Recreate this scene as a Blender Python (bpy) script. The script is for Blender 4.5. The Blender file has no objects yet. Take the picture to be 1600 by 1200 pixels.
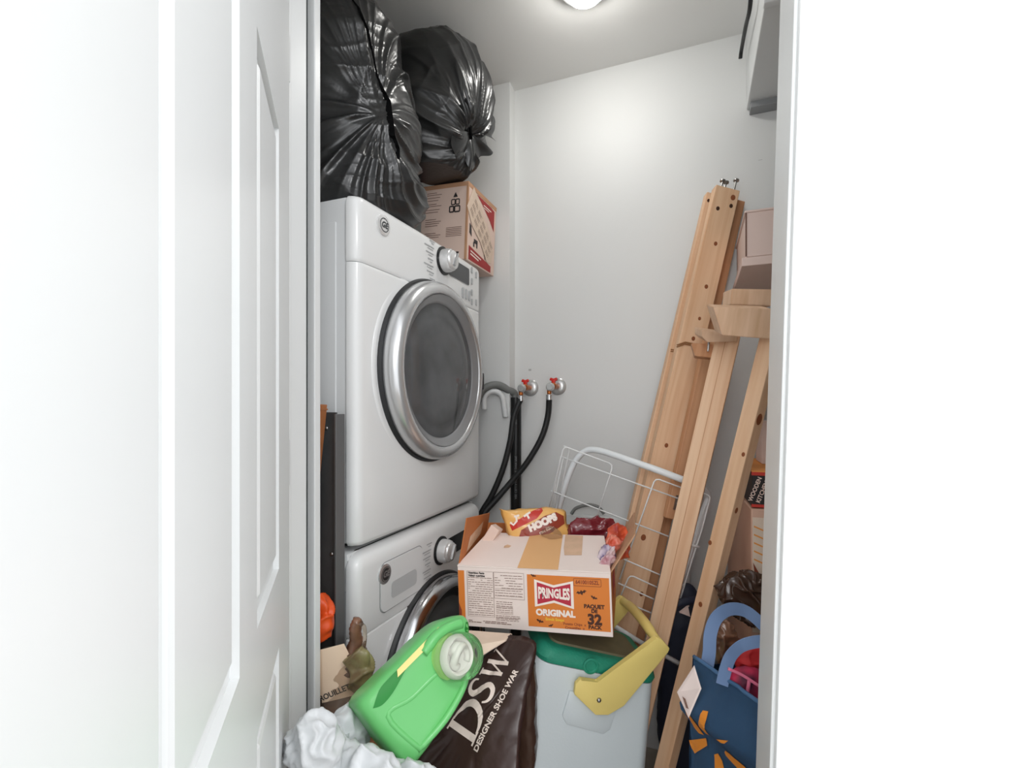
import bpy, bmesh, math, random
from mathutils import Vector, Matrix, noise
from mathutils.bvhtree import BVHTree
random.seed(7)
V = Vector
sc = bpy.context.scene
COL = sc.collection
# ------------------------------------------------------------------ camera, world, lights, exposure
F_PX, CX, CY, EYE = 747.0, 800.0, 632.0, 1.25
YAW = math.radians(21.08)
SY, CYW = math.sin(YAW), math.cos(YAW)
RIGHT, FWD, UP = V((CYW, SY, 0)), V((-SY, CYW, 0)), V((0, 0, 1))
CAM = V((0, 0, EYE))
cam_d = bpy.data.cameras.new('camera'); cam = bpy.data.objects.new('camera', cam_d); COL.objects.link(cam)
cam.location = CAM; cam.rotation_euler = (math.pi/2, 0, YAW)
cam_d.sensor_width = 36; cam_d.lens = F_PX/1600*36; cam_d.shift_y = 32/1600; cam_d.clip_start = .01
sc.camera = cam
w = bpy.data.worlds.new('world'); sc.world = w; w.use_nodes = True
w.node_tree.nodes['Background'].inputs[0].default_value = (.95, .97, 1, 1)
w.node_tree.nodes['Background'].inputs[1].default_value = 1.6
sc.view_settings.view_transform = 'Standard'; sc.view_settings.look = 'None'
sc.view_settings.gamma = 1; sc.view_settings.use_curve_mapping = False
sc.view_settings.exposure = 0.16
LAMP_STRENGTH = 60.0
def area(name, loc, target, size, power, color=(1, 1, 1)):
    d = bpy.data.lights.new(name, 'AREA'); d.shape = 'DISK'; d.size = size; d.energy = power; d.color = color
    o = bpy.data.objects.new(name, d); COL.objects.link(o); o.location = loc
    o.rotation_euler = (V(target)-V(loc)).to_track_quat('-Z', 'Y').to_euler()
    return o
area('hall_fill', (.95, -.05, 2.35), (.2, .1, .6), .4, 12)  # unseen lamp added to brighten the door leaf and hall wall
area('doorway_fill', (.1, -.75, 1.75), (-.2, 1.6, .9), .9, 12)  # unseen fill added behind the camera to lift the lower closet

# ------------------------------------------------------------------ helpers
def at(px, py, z):
    return CAM + FWD*z + RIGHT*((px-CX)/F_PX*z) + UP*((CY-py)/F_PX*z)
def ray(px, py):
    return (FWD + RIGHT*((px-CX)/F_PX) + UP*((CY-py)/F_PX)).normalized()
def onplane(px, py, p, n):
    d = ray(px, py); return CAM + d*((V(p)-CAM).dot(n)/d.dot(n))
def lin(c):
    if isinstance(c, str): c = tuple(int(c[i:i+2], 16) for i in (0, 2, 4))
    return tuple((v/255/12.92 if v/255 <= .04045 else ((v/255+.055)/1.055)**2.4) for v in c) + (1,)
MATS = {}
def mat(name, col, rough=.5, metal=0, var=0, vscale=6, bump=0, bscale=60, trans=0, coat=0, emit=0, col2=None, stretch=(1, 1, 1), spec=.5, ior=1.45, detail=4):
    if name in MATS: return MATS[name]
    m = bpy.data.materials.new(name); m.use_nodes = True; nt = m.node_tree; N = nt.nodes; L = nt.links
    b = N['Principled BSDF']; c = lin(col)
    b.inputs['Base Color'].default_value = c; b.inputs['Roughness'].default_value = rough
    b.inputs['Metallic'].default_value = metal; b.inputs['Transmission Weight'].default_value = trans
    b.inputs['Coat Weight'].default_value = coat; b.inputs['Coat Roughness'].default_value = .08
    b.inputs['Specular IOR Level'].default_value = spec; b.inputs['IOR'].default_value = ior
    if emit:
        b.inputs['Emission Color'].default_value = c; b.inputs['Emission Strength'].default_value = emit
    if var or bump or col2:
        tc = N.new('ShaderNodeTexCoord'); mp = N.new('ShaderNodeMapping'); mp.inputs['Scale'].default_value = stretch
        L.new(tc.outputs['Object'], mp.inputs[0])
        if var or col2:
            n = N.new('ShaderNodeTexNoise'); n.inputs['Scale'].default_value = vscale; n.inputs['Detail'].default_value = detail
            L.new(mp.outputs[0], n.inputs['Vector'])
            r = N.new('ShaderNodeValToRGB'); r.color_ramp.elements[0].position = .32; r.color_ramp.elements[1].position = .68
            c2 = lin(col2) if col2 else tuple(max(0, x*(1-var)) for x in c[:3])+(1,)
            r.color_ramp.elements[0].color = c2; r.color_ramp.elements[1].color = c
            L.new(n.outputs['Fac'], r.inputs[0]); L.new(r.outputs[0], b.inputs['Base Color'])
        if bump:
            n2 = N.new('ShaderNodeTexNoise'); n2.inputs['Scale'].default_value = bscale; n2.inputs['Detail'].default_value = 3
            L.new(mp.outputs[0], n2.inputs['Vector'])
            bp = N.new('ShaderNodeBump'); bp.inputs['Strength'].default_value = bump; bp.inputs['Distance'].default_value = .01
            L.new(n2.outputs['Fac'], bp.inputs['Height']); L.new(bp.outputs[0], b.inputs['Normal'])
    MATS[name] = m; return m
def wood_mat(name, c1, c2):
    m = bpy.data.materials.new(name); m.use_nodes = True; N = m.node_tree.nodes; L = m.node_tree.links; b = N['Principled BSDF']
    b.inputs['Roughness'].default_value = .55
    tc = N.new('ShaderNodeTexCoord'); mp = N.new('ShaderNodeMapping'); mp.inputs['Scale'].default_value = (26, 26, 1.1)
    oi = N.new('ShaderNodeObjectInfo'); ad = N.new('ShaderNodeVectorMath'); ad.operation = 'ADD'
    sm = N.new('ShaderNodeMath'); sm.operation = 'MULTIPLY'; sm.inputs[1].default_value = 40
    L.new(oi.outputs['Random'], sm.inputs[0]); L.new(mp.outputs[0], ad.inputs[0]); L.new(sm.outputs[0], ad.inputs[1])
    L.new(tc.outputs['Object'], mp.inputs[0])
    n = N.new('ShaderNodeTexNoise'); n.inputs['Scale'].default_value = 1.6; n.inputs['Detail'].default_value = 5; n.inputs['Distortion'].default_value = .6
    L.new(ad.outputs[0], n.inputs['Vector'])
    r = N.new('ShaderNodeValToRGB'); r.color_ramp.elements[0].position = .3; r.color_ramp.elements[1].position = .66
    r.color_ramp.elements[0].color = lin(c2); r.color_ramp.elements[1].color = lin(c1)
    L.new(n.outputs['Fac'], r.inputs[0]); L.new(r.outputs[0], b.inputs['Base Color'])
    bp = N.new('ShaderNodeBump'); bp.inputs['Strength'].default_value = .12; L.new(n.outputs['Fac'], bp.inputs['Height']); L.new(bp.outputs[0], b.inputs['Normal'])
    MATS[name] = m; return m

WM = {}
def frame(o, ax, ay, az=None):
    ax = V(ax).normalized(); ay = V(ay); ay = (ay-ax*ay.dot(ax)).normalized(); az = ax.cross(ay)
    return Matrix(((ax.x, ay.x, az.x, o[0]), (ax.y, ay.y, az.y, o[1]), (ax.z, ay.z, az.z, o[2]), (0, 0, 0, 1)))
def thing(name, label, cat, M=None, group=None):
    o = bpy.data.objects.new(name, None); COL.objects.link(o); o.empty_display_size = .05
    if M is None: M = Matrix()
    if not isinstance(M, Matrix): M = Matrix.Translation(V(M))
    o.matrix_world = M; WM[o.name] = M.copy()
    o['label'] = label; o['category'] = cat
    if group: o['group'] = group
    return o
def obj(name, bm, m, parent=None, smooth=False, world=True, label=None, kind=None):
    me = bpy.data.meshes.new(name)
    o = bpy.data.objects.new(name, me); COL.objects.link(o)
    if parent is not None:
        if world: bm.transform(WM[parent.name].inverted())
        o.parent = parent; WM[o.name] = WM[parent.name]
    bmesh.ops.recalc_face_normals(bm, faces=bm.faces)
    bm.to_mesh(me); bm.free()
    if smooth:
        for p in me.polygons: p.use_smooth = True
        if smooth != 'all':
            me.set_sharp_from_angle(angle=math.radians(38))
    if m is not None: me.materials.append(MATS[m] if isinstance(m, str) else m)
    if label: o['label'] = label
    if kind: o['kind'] = kind
    return o
def single(name, bm, m, label, cat, group=None, smooth=False, M=None):
    """a thing that is one mesh; origin at its base (or the frame M, in which bm is local)"""
    if M is None:
        lo = V([min(v.co[i] for v in bm.verts) for i in range(3)]); hi = V([max(v.co[i] for v in bm.verts) for i in range(3)])
        M = Matrix.Translation(((lo.x+hi.x)/2, (lo.y+hi.y)/2, lo.z)); bm.transform(M.inverted())
    o = obj(name, bm, m, smooth=smooth); o.matrix_world = M; WM[o.name] = M.copy()
    o['label'] = label; o['category'] = cat
    if group: o['group'] = group
    return o
def struct(name, bm, m, parent=None, smooth=False):
    o = obj(name, bm, m, parent, smooth)
    o['kind'] = 'structure'; WM[o.name] = Matrix() if parent is None else WM[parent.name]
    return o
def B(*boxes, bev=0, seg=2, M=None):
    """bmesh of boxes (x0,x1,y0,y1,z0,z1), optionally bevelled and moved by M"""
    bm = bmesh.new()
    for x0, x1, y0, y1, z0, z1 in boxes:
        vs = [bm.verts.new((x, y, z)) for x in (x0, x1) for y in (y0, y1) for z in (z0, z1)]
        for f in ((0, 1, 3, 2), (4, 6, 7, 5), (0, 4, 5, 1), (2, 3, 7, 6), (0, 2, 6, 4), (1, 5, 7, 3)): bm.faces.new([vs[i] for i in f])
    if bev:
        bmesh.ops.bevel(bm, geom=bm.edges[:], offset=bev, segments=seg, affect='EDGES', profile=.5)
    if M is not None: bm.transform(M)
    return bm
def join(*bms):
    out = bmesh.new()
    for b in bms:
        me = bpy.data.meshes.new('t'); b.to_mesh(me); b.free(); out.from_mesh(me); bpy.data.meshes.remove(me)
    return out
def catmull(P, n=8):
    P = [V(p) for p in P]; out = []
    for i in range(len(P)-1):
        a, b, c, d = P[max(i-1, 0)], P[i], P[i+1], P[min(i+2, len(P)-1)]
        for k in range(n):
            t = k/n
            out.append(.5*((2*b)+(c-a)*t+(2*a-5*b+4*c-d)*t*t+(3*b-3*c+d-a)*t**3))
    out.append(P[-1]); return out
def tube(pts, r, seg=10, smooth=0, closed=False, ripple=0):
    P = catmull(pts, smooth) if smooth else [V(p) for p in pts]
    bm = bmesh.new(); rings = []; up = None; n = len(P)
    for i, p in enumerate(P):
        if closed: t = (P[(i+1) % n]-P[i-1]).normalized()
        else: t = (P[min(i+1, n-1)]-P[max(i-1, 0)]).normalized()
        if up is None: up = t.orthogonal().normalized()
        up = (up-t*up.dot(t)).normalized(); s = t.cross(up)
        rr = r[min(i, len(r)-1)] if isinstance(r, (list, tuple)) else r
        if ripple: rr *= 1+ripple*(i % 2)
        rings.append([bm.verts.new(p+(up*math.cos(a)+s*math.sin(a))*rr) for a in [2*math.pi*k/seg for k in range(seg)]])
    for i in range(n if closed else n-1):
        A, C = rings[i], rings[(i+1) % n]
        for k in range(seg): bm.faces.new((A[k], A[(k+1) % seg], C[(k+1) % seg], C[k]))
    if not closed: bm.faces.new(rings[0]); bm.faces.new(rings[-1][::-1])
    return bm
def loft(rings, caps=True):
    bm = bmesh.new(); R = [[bm.verts.new(p) for p in r] for r in rings]; n = len(R[0])
    for a, b in zip(R, R[1:]):
        for k in range(n): bm.faces.new((a[k], a[(k+1) % n], b[(k+1) % n], b[k]))
    if caps: bm.faces.new(R[0][::-1]); bm.faces.new(R[-1])
    return bm
def lathe(prof, seg=48, M=None):
    """profile of (radius, height) turned about local Z"""
    bm = bmesh.new(); R = []
    for r, h in prof:
        R.append([bm.verts.new((0, 0, h))] if r < 1e-6 else [bm.verts.new((r*math.cos(2*math.pi*k/seg), r*math.sin(2*math.pi*k/seg), h)) for k in range(seg)])
    for a, b in zip(R, R[1:]):
        for k in range(seg):
            k2 = (k+1) % seg
            if len(a) == 1 and len(b) == 1: continue
            if len(a) == 1: bm.faces.new((a[0], b[k2], b[k]))
            elif len(b) == 1: bm.faces.new((a[k], a[k2], b[0]))
            else: bm.faces.new((a[k], a[k2], b[k2], b[k]))
    if M is not None: bm.transform(M)
    return bm
def prism(poly, h, M=None, bev=0, z0=0):
    bm = bmesh.new(); n = len(poly)
    a = [bm.verts.new((x, y, z0)) for x, y in poly]; b = [bm.verts.new((x, y, z0+h)) for x, y in poly]
    bm.faces.new(a[::-1]); bm.faces.new(b)
    for k in range(n): bm.faces.new((a[k], a[(k+1) % n], b[(k+1) % n], b[k]))
    if bev: bmesh.ops.bevel(bm, geom=bm.edges[:], offset=bev, segments=2, affect='EDGES', profile=.5)
    if M is not None: bm.transform(M)
    return bm
def flat(poly, M=None, z=0):
    bm = bmesh.new(); bm.faces.new([bm.verts.new((x, y, z)) for x, y in poly])
    bmesh.ops.triangulate(bm, faces=bm.faces[:])
    if M is not None: bm.transform(M)
    return bm
def rects(lst, M=None, z=0):
    bm = bmesh.new()
    for x0, x1, y0, y1 in lst: bm.faces.new([bm.verts.new(p) for p in ((x0, y0, z), (x1, y0, z), (x1, y1, z), (x0, y1, z))])
    if M is not None: bm.transform(M)
    return bm
def text(s, size, M=None, bold=0, align='CENTER', z=0, sx=1, shear=0):
    cu = bpy.data.curves.new('t', 'FONT'); cu.body = s; cu.size = size; cu.align_x = align; cu.align_y = 'CENTER'; cu.offset = bold; cu.shear = shear
    cu.resolution_u = 3
    o = bpy.data.objects.new('t', cu); COL.objects.link(o)
    me = o.to_mesh(); bm = bmesh.new(); bm.from_mesh(me); o.to_mesh_clear()
    bpy.data.objects.remove(o); bpy.data.curves.remove(cu)
    for v in bm.verts: v.co.x *= sx; v.co.z = z
    if M is not None: bm.transform(M)
    return bm
def stroke(pts, ws, z=0):
    """2-D pen stroke with a width at every point"""
    bm = bmesh.new(); prev = None; n = len(pts)
    for i, p in enumerate(pts):
        a = V(pts[max(i-1, 0)]); b = V(pts[min(i+1, n-1)]); t = (b-a).normalized(); s = V((-t.y, t.x))*ws[i]/2; p = V(p)
        q = (bm.verts.new((*(p+s), z)), bm.verts.new((*(p-s), z)))
        if prev: bm.faces.new((prev[0], prev[1], q[1], q[0]))
        prev = q
    return bm
def rrect(x0, x1, y0, y1, r, n=5):
    P = []
    for cx, cy, a0 in ((x1-r, y1-r, 0), (x0+r, y1-r, 90), (x0+r, y0+r, 180), (x1-r, y0+r, 270)):
        for k in range(n+1):
            a = math.radians(a0+90*k/n); P.append((cx+r*math.cos(a), cy+r*math.sin(a)))
    return P
def line_loop(poly, wd, M=None, z=0):
    """thin outline strip along a closed polygon"""
    bm = bmesh.new(); n = len(poly); ring = []
    for i in range(n):
        p = V(poly[i]); t = (V(poly[(i+1) % n])-V(poly[i-1])).normalized(); s = V((-t.y, t.x))*wd/2
        ring.append((bm.verts.new((*(p+s), z)), bm.verts.new((*(p-s), z))))
    for i in range(n):
        a, b = ring[i], ring[(i+1) % n]; bm.faces.new((a[0], a[1], b[1], b[0]))
    if M is not None: bm.transform(M)
    return bm
def bvh(bm): return BVHTree.FromBMesh(bm)
def drape(bm, tree, direction, off=.0008, back=.3):
    """move every vertex along direction until it lies on the surface"""
    d = V(direction).normalized()
    for v in bm.verts:
        h = tree.ray_cast(v.co-d*back, d)
        if h[0] is not None: v.co = h[0]-d*off
    return bm
def subdiv_long(bm, L):
    for _ in range(4):
        es = [e for e in bm.edges if e.calc_length() > L]
        if not es: break
        bmesh.ops.subdivide_edges(bm, edges=es, cuts=1)
        bmesh.ops.triangulate(bm, faces=[f for f in bm.faces if len(f.verts) > 3])
    return bm
def ridged(p, oct=4, lac=2.1):
    s = 0; a = 1; t = 0
    for _ in range(oct):
        s += a*(1-abs(noise.noise(p))*2); t += a; a *= .5; p = p*lac
    return s/t
def blob(c, r, sub, fn=None, e=1.0, floor=None, M=None):
    """noisy closed bag: an icosphere of radii r (superellipsoid exponent e) displaced by fn(unit dir) in metres"""
    bm = bmesh.new(); bmesh.ops.create_icosphere(bm, subdivisions=sub, radius=1)
    for v in bm.verts:
        d = v.co.normalized()
        q = V([math.copysign(abs(x)**e, x) for x in d]) if e != 1 else d
        p = V((q.x*r[0], q.y*r[1], q.z*r[2]))
        if fn: p += d*fn(d, p)
        v.co = p
    if M is not None: bm.transform(M)
    if c is not None: bmesh.ops.translate(bm, verts=bm.verts, vec=V(c))
    if floor is not None:
        for v in bm.verts:
            if v.co.z < floor: v.co.z = floor+.0005*random.random()
    return bm
RX90 = Matrix.Rotation(math.pi/2, 4, 'X')

# ------------------------------------------------------------------ materials
mat('wall_paint', (230, 231, 230), .5, spec=.3, var=.03, vscale=1.3, bump=.02, bscale=160)
mat('ceiling_paint', (236, 236, 234), .8, bump=.03, bscale=300)
mat('trim_paint', (222, 224, 224), .3, var=.03, vscale=3)
mat('door_paint', (224, 226, 226), .35, var=.02, vscale=2)
mat('floor_vinyl', (150, 140, 128), .5, var=.25, vscale=8)
mat('scuff', (120, 120, 120), .7)
mat('groove', (52, 56, 58), .7)
mat('appliance', (232, 233, 233), .26, coat=.2)
mat('appliance_side', (214, 216, 217), .35)
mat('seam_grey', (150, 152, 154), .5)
mat('chrome', (200, 200, 202), .16, metal=1, var=.08, vscale=4)
mat('silver', (206, 207, 208), .26, metal=.7)
mat('gasket', (40, 41, 43), .45)
mat('bezel', (150, 151, 153), .3, metal=.3)
mat('door_glass', (170, 172, 174), .03, trans=.9, ior=1.3)
mat('drum', (176, 177, 179), .35, metal=.3, var=.5, vscale=7)
mat('black_plastic', (24, 25, 27), .25)
mat('display', (70, 72, 75), .12)
mat('display_dark', (22, 23, 25), .1)
mat('grip_grey', (196, 198, 199), .4)
mat('ink_pale', (172, 174, 176), .6)
mat('badge_silver', (226, 226, 226), .25, metal=.35)
mat('button_grey', (186, 188, 190), .5)
mat('ink_grey', (120, 122, 124), .6)
mat('ink_dark', (48, 42, 42), .6)
mat('button_green', (60, 130, 90), .5)
mat('bag_black', (36, 37, 38), .31, bump=.10, bscale=22, stretch=(1, 1, 2.2), spec=.9)
mat('bag_seam', (6, 6, 7), .8, spec=.1)
mat('kraft', (196, 150, 116), .75, var=.1, vscale=14)
mat('kraft_dark', (176, 122, 84), .8, var=.12, vscale=14)
mat('carton_pale', (230, 204, 190), .7, var=.04, vscale=10)
mat('carton_pink', (226, 202, 192), .6, var=.04, vscale=6)
mat('carton_tan', (214, 172, 150), .7, var=.08, vscale=3)
mat('red_print', (164, 44, 44), .6)
mat('label_cream', (226, 204, 184), .7, var=.08, vscale=30)
mat('ink_brown', (120, 88, 76), .7)
mat('steel_black', (80, 81, 82), .5, var=.2, vscale=20)
mat('steel_edge', (118, 120, 122), .45, metal=.5)
mat('stick_brown', (170, 108, 66), .6, var=.15, vscale=20)
mat('orange_bag', (222, 82, 30), .4, bump=.3, bscale=25)
mat('clear_film', (226, 214, 200), .08, trans=.92, ior=1.1, bump=.5, bscale=40)
mat('onion', (136, 96, 74), .35, var=.35, vscale=26, coat=.5, col2=(92, 66, 48))
mat('leek', (150, 150, 98), .35, var=.3, vscale=22, col2=(112, 92, 64))
mat('paper_label', (232, 206, 180), .6)
mat('white_bag', (208, 211, 213), .35, bump=.3, bscale=22)
mat('green_plastic', (112, 200, 118), .3, var=.1, vscale=5, coat=.15, spec=.4)
mat('green_pale', (168, 224, 130), .32)
mat('label_yellow', (234, 222, 140), .5)
mat('cap_clear', (246, 250, 242), .06, trans=.97, ior=1.06)
mat('spout_white', (250, 246, 246), .35)
mat('brown_bag', (54, 37, 33), .34, bump=.3, bscale=18)
mat('brown_gloss', (66, 46, 36), .2, bump=.5, bscale=14)
mat('print_cream', (222, 206, 196), .6)
mat('cooler_white', (212, 220, 222), .4, var=.03, vscale=6, bump=.04, bscale=200)
mat('cooler_green', (32, 138, 110), .55, var=.12, vscale=40, bump=.15, bscale=220)
mat('cooler_top', (116, 110, 84), .6, var=.15, vscale=30)  # olive tone carries the shade lying on the lid's top
mat('handle_yellow', (238, 214, 128), .45, var=.05, vscale=10)
mat('steel', (170, 168, 165), .3, metal=1)
mat('box_white', (238, 222, 214), .6, var=.03, vscale=8)
mat('box_orange', (222, 128, 52), .55, var=.05, vscale=6)
mat('box_inside', (190, 112, 58), .7, var=.08, vscale=10)
mat('tape_kraft', (226, 176, 122), .5)
mat('tape_clear', (222, 184, 152), .2, var=.12, vscale=40)
mat('pr_red', (186, 46, 66), .6)
mat('pr_white', (246, 232, 222), .6)
mat('pr_dark', (74, 40, 26), .6)
mat('pr_yellow', (240, 190, 60), .6)
mat('pr_maroon', (136, 62, 40), .6)
mat('chips_yellow', (240, 184, 104), .3, var=.08, vscale=14, coat=.4)
mat('chips_red', (196, 50, 38), .3)
mat('chips_brown', (150, 62, 44), .3)
mat('maroon_foil', (118, 34, 44), .22, bump=.3, bscale=20, coat=.5)
mat('orange_foil', (226, 96, 56), .3, bump=.3, bscale=30, coat=.4, col2=(150, 42, 40), vscale=30, detail=1)
mat('purple_foil', (222, 206, 214), .25, col2=(84, 66, 128), vscale=48, detail=1, bump=.2, bscale=40)
mat('salmon_foil', (226, 150, 130), .3, col2=(206, 84, 60), vscale=44, detail=1, bump=.2, bscale=40)
mat('white_foil', (222, 204, 204), .25, col2=(176, 120, 130), vscale=50, detail=1, bump=.3, bscale=40)
mat('brass', (196, 116, 62), .3, metal=.8)
mat('red_plastic', (214, 44, 34), .4)
mat('escutcheon', (206, 207, 206), .25, metal=.5)
mat('rubber', (34, 35, 36), .5)
mat('pipe_black', (26, 27, 28), .32)
mat('hose_grey', (128, 130, 128), .5)
mat('hook_white', (226, 228, 228), .35)
mat('wire_white', (236, 238, 238), .35)
mat('tube_white', (234, 238, 240), .3)
mat('navy', (38, 44, 62), .6, bump=.2, bscale=40)
mat('tote_blue', (74, 112, 152), .6, bump=.25, bscale=30, var=.2, vscale=6)
mat('strap_blue', (112, 138, 178), .6)
mat('tote_orange', (226, 138, 44), .6)
mat('tag_white', (232, 214, 206), .5)
mat('pouch', (200, 40, 80), .6, vscale=30, col2=(36, 26, 52), detail=1)
mat('pouch_trim', (232, 120, 150), .5)
mat('red_cloth', (190, 36, 40), .6)
mat('dark_pack', (58, 40, 38), .3)
mat('box_black', (38, 32, 32), .5)
mat('box_trim_red', (196, 56, 44), .5)
mat('print_orange', (226, 150, 76), .6)
mat('twine', (150, 104, 66), .9)
mat('knot', (140, 78, 44), .7)
mat('hole', (70, 40, 24), .8)
mat('lamp_glass', (255, 253, 248), .3, emit=LAMP_STRENGTH)
mat('strip_black', (30, 31, 33), .5)
mat('cupboard', (220, 222, 222), .35)
wood_mat('pine', (238, 200, 164), (222, 174, 134))
wood_mat('pine_dark', (214, 162, 122), (188, 132, 92))
wood_mat('pine_pale', (226, 190, 160), (204, 164, 128))

# ------------------------------------------------------------------ the room
XL, XR, YF, YB, ZC = -1.55, .72, .80, 1.85, 2.547
YH = .68
struct('floor', B((-2.4, 2.0, -1.6, 2.0, -.05, 0)), 'floor_vinyl')
struct('ceiling', B((XL-.1, XR+.1, YF-.02, YB+.1, ZC, ZC+.06)), 'ceiling_paint')
struct('wall_back', B((XL-.1, XR+.1, YB, YB+.1, 0, ZC), (XL-.1, -.70, 1.79, YB, 0, ZC)), 'wall_paint')
struct('wall_left', B((XL-.1, XL, YF-.1, YB, 0, ZC)), 'wall_paint')
struct('wall_right', B((XR, XR+.1, YF-.1, YB, 0, ZC)), 'wall_paint')
# front wall with the doorway; its right reveal is a little out of plumb
JL = -.75
P = onplane(1181, 1200, (0, YF, 0), V((0, 1, 0))); Q = onplane(1197, 700, (0, YF, 0), V((0, 1, 0)))
lean = (Q.x-P.x)/(Q.z-P.z); JR0 = P.x-lean*P.z
def leaned(bm):
    for v in bm.verts: v.co.x += lean*v.co.z
    return bm
LJ = .02
right_bm = leaned(B((JR0+LJ, 2.0, YH, YF, 0, 2.55)))
struct('wall_front', join(B((-2.4, JL-LJ, YH, YF, 0, 2.55), (JL-LJ, JR0+.2, YH+.001, YF-.001, 2.24, 2.55)), right_bm), 'wall_paint')
# left jamb: board, door stop, dark gap, inner strip
struct('trim_1', join(B((JL-LJ, JL, YH, .768, 0, 2.22), bev=.002), B((JL, JL+.006, .70, .722, 0, 2.22), bev=.002),
                      B((JL-LJ, JL+.003, .787, YF+.004, 0, 2.22), bev=.002)), 'trim_paint')
struct('trim_2', B((JL-LJ, JL-.016, .768, .787, 0, 2.22)), 'groove')  # dark colour stands in for the shadow inside the jamb gap
struct('trim_3', leaned(B((JR0, JR0+LJ, YH-.004, YF+.002, 0, 2.22), bev=.002)), 'trim_paint')
struct('trim_4', leaned(B((JR0+.004, JR0+.075, YH-.018, YH, 0, 2.27), bev=.004)), 'trim_paint')
struct('trim_5', B((JL-.14, JL-.045, YH-.018, YH, 0, 2.27), bev=.004), 'trim_paint')
struct('trim_6', B((JL-LJ, JR0+.12, YH, YF, 2.22, 2.24)), 'trim_paint')
# open panelled door, hinged on the left jamb and swung out beside the camera
hd = (FWD + RIGHT*((528-CX)/F_PX)).normalized()
hinge = onplane(452, 700, (0, YH-.004, 0), V((0, 1, 0))); hinge.z = 0
DM = frame(hinge, -hd, UP)                 # local x runs from the hinge towards the camera, y up, z = visible face or back
zdir = DM.to_3x3() @ V((0, 0, 1))
sgn = 1 if zdir.dot(V((0, 0, 0))-hinge) > 0 else -1
DW, DH, DT = .83, 2.19, .035
dm = Matrix.Diagonal((1, 1, sgn, 1)); DMM = DM @ dm
PAN = [(.165, .375, 1.87, 2.08), (.475, .685, 1.87, 2.08), (.165, .375, 1.0, 1.67), (.475, .685, 1.0, 1.67), (.165, .375, .2, .88), (.475, .685, .2, .88)]
door = struct('door_1', join(B((0, DW, .01, DH, -DT, -.008), M=DMM),
    B((0, .165, .01, DH, -.008, 0), (.375, .475, .01, DH, -.008, 0), (.685, DW, .01, DH, -.008, 0),
      (.165, .375, .01, .2, -.008, 0), (.475, .685, .01, .2, -.008, 0), (.165, .375, .88, 1.0, -.008, 0), (.475, .685, .88, 1.0, -.008, 0),
      (.165, .375, 1.67, 1.87, -.008, 0), (.475, .685, 1.67, 1.87, -.008, 0), (.165, .375, 2.08, DH, -.008, 0), (.475, .685, 2.08, DH, -.008, 0), M=DMM)), 'door_paint')
WM[door.name] = Matrix()
for x0, x1, y0, y1 in PAN:
    struct('door_panel', B((x0+.022, x1-.022, y0+.022, y1-.022, -.012, -.001), bev=.007, M=DMM), 'door_paint', door)
for zz in (.3, 1.1, 1.85):
    struct('door_hinge', tube([DMM @ V((-.006, zz, -.004)), DMM @ V((-.006, zz+.085, -.004))], .005, 8), 'trim_paint', door)
# ceiling lamp
lp = V((-.314, 1.43, ZC))
lt = thing('ceiling_lamp', 'round white glass dome lamp glowing on the ceiling', 'lamp', lp)
obj('lamp_base', lathe([(0, 0), (.074, 0), (.078, -.006), (.078, -.032), (.070, -.036), (0, -.036)], 40, Matrix.Translation(lp)), 'escutcheon', lt, True)
obj('lamp_dome', lathe([(.060, -.03)]+[(.062*math.cos(a), -.034-.042*math.sin(a)) for a in [math.pi/2*k/10 for k in range(10)]]+[(0, -.076)], 40, Matrix.Translation(lp)), 'lamp_glass', lt, 'all')
# wall cupboard, top right
ct = thing('wall_cupboard', 'white wall cupboard high on the back wall at the ceiling', 'cupboard', (.40, 1.615, 2.262))
obj('cabinet_body', B((.163, .66, 1.385, 1.85, 2.275, ZC-.001), bev=.003), 'cupboard', ct)
obj('cupboard_door', B((.160, .658, 1.362, 1.383, 2.268, ZC-.004), bev=.003), 'cupboard', ct)
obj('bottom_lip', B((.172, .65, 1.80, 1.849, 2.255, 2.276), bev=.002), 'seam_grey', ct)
pts = [at(1183, -40, 1.30), at(1179, 10, 1.36), at(1172, 40, 1.45), at(1165, 75, 1.58), at(1163, 90, 1.60)]
single('black_strip', tube([p+V((-.012, 0, 0)) for p in pts], .006, 8, 6), 'strip_black', 'thin black strip beside the white wall cupboard', 'cord', smooth='all')  # thin dark tube along the cupboard's left face
# small marks on the back wall
for q, (px, py, sx_, sz_) in enumerate(((828, 578, .012, .008), (1188, 250, .012, .0015), (1042, 580, .012, .0015))): 
    p = onplane(px, py, (0, YB, 0), V((0, 1, 0)))
    s_ = rects([(p.x-sx_/2, p.x+sx_/2, p.z-sz_/2, p.z+sz_/2)]); s_.transform(Matrix(((1, 0, 0, 0), (0, 0, 0, YB-.0006), (0, 1, 0, 0), (0, 0, 0, 1))))
    wb = bpy.data.objects['wall_back']; WM['wall_back'] = Matrix()
    mat('smudge', (188, 188, 186), .6); obj('scuff_mark', s_, 'smudge', wb)

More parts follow.
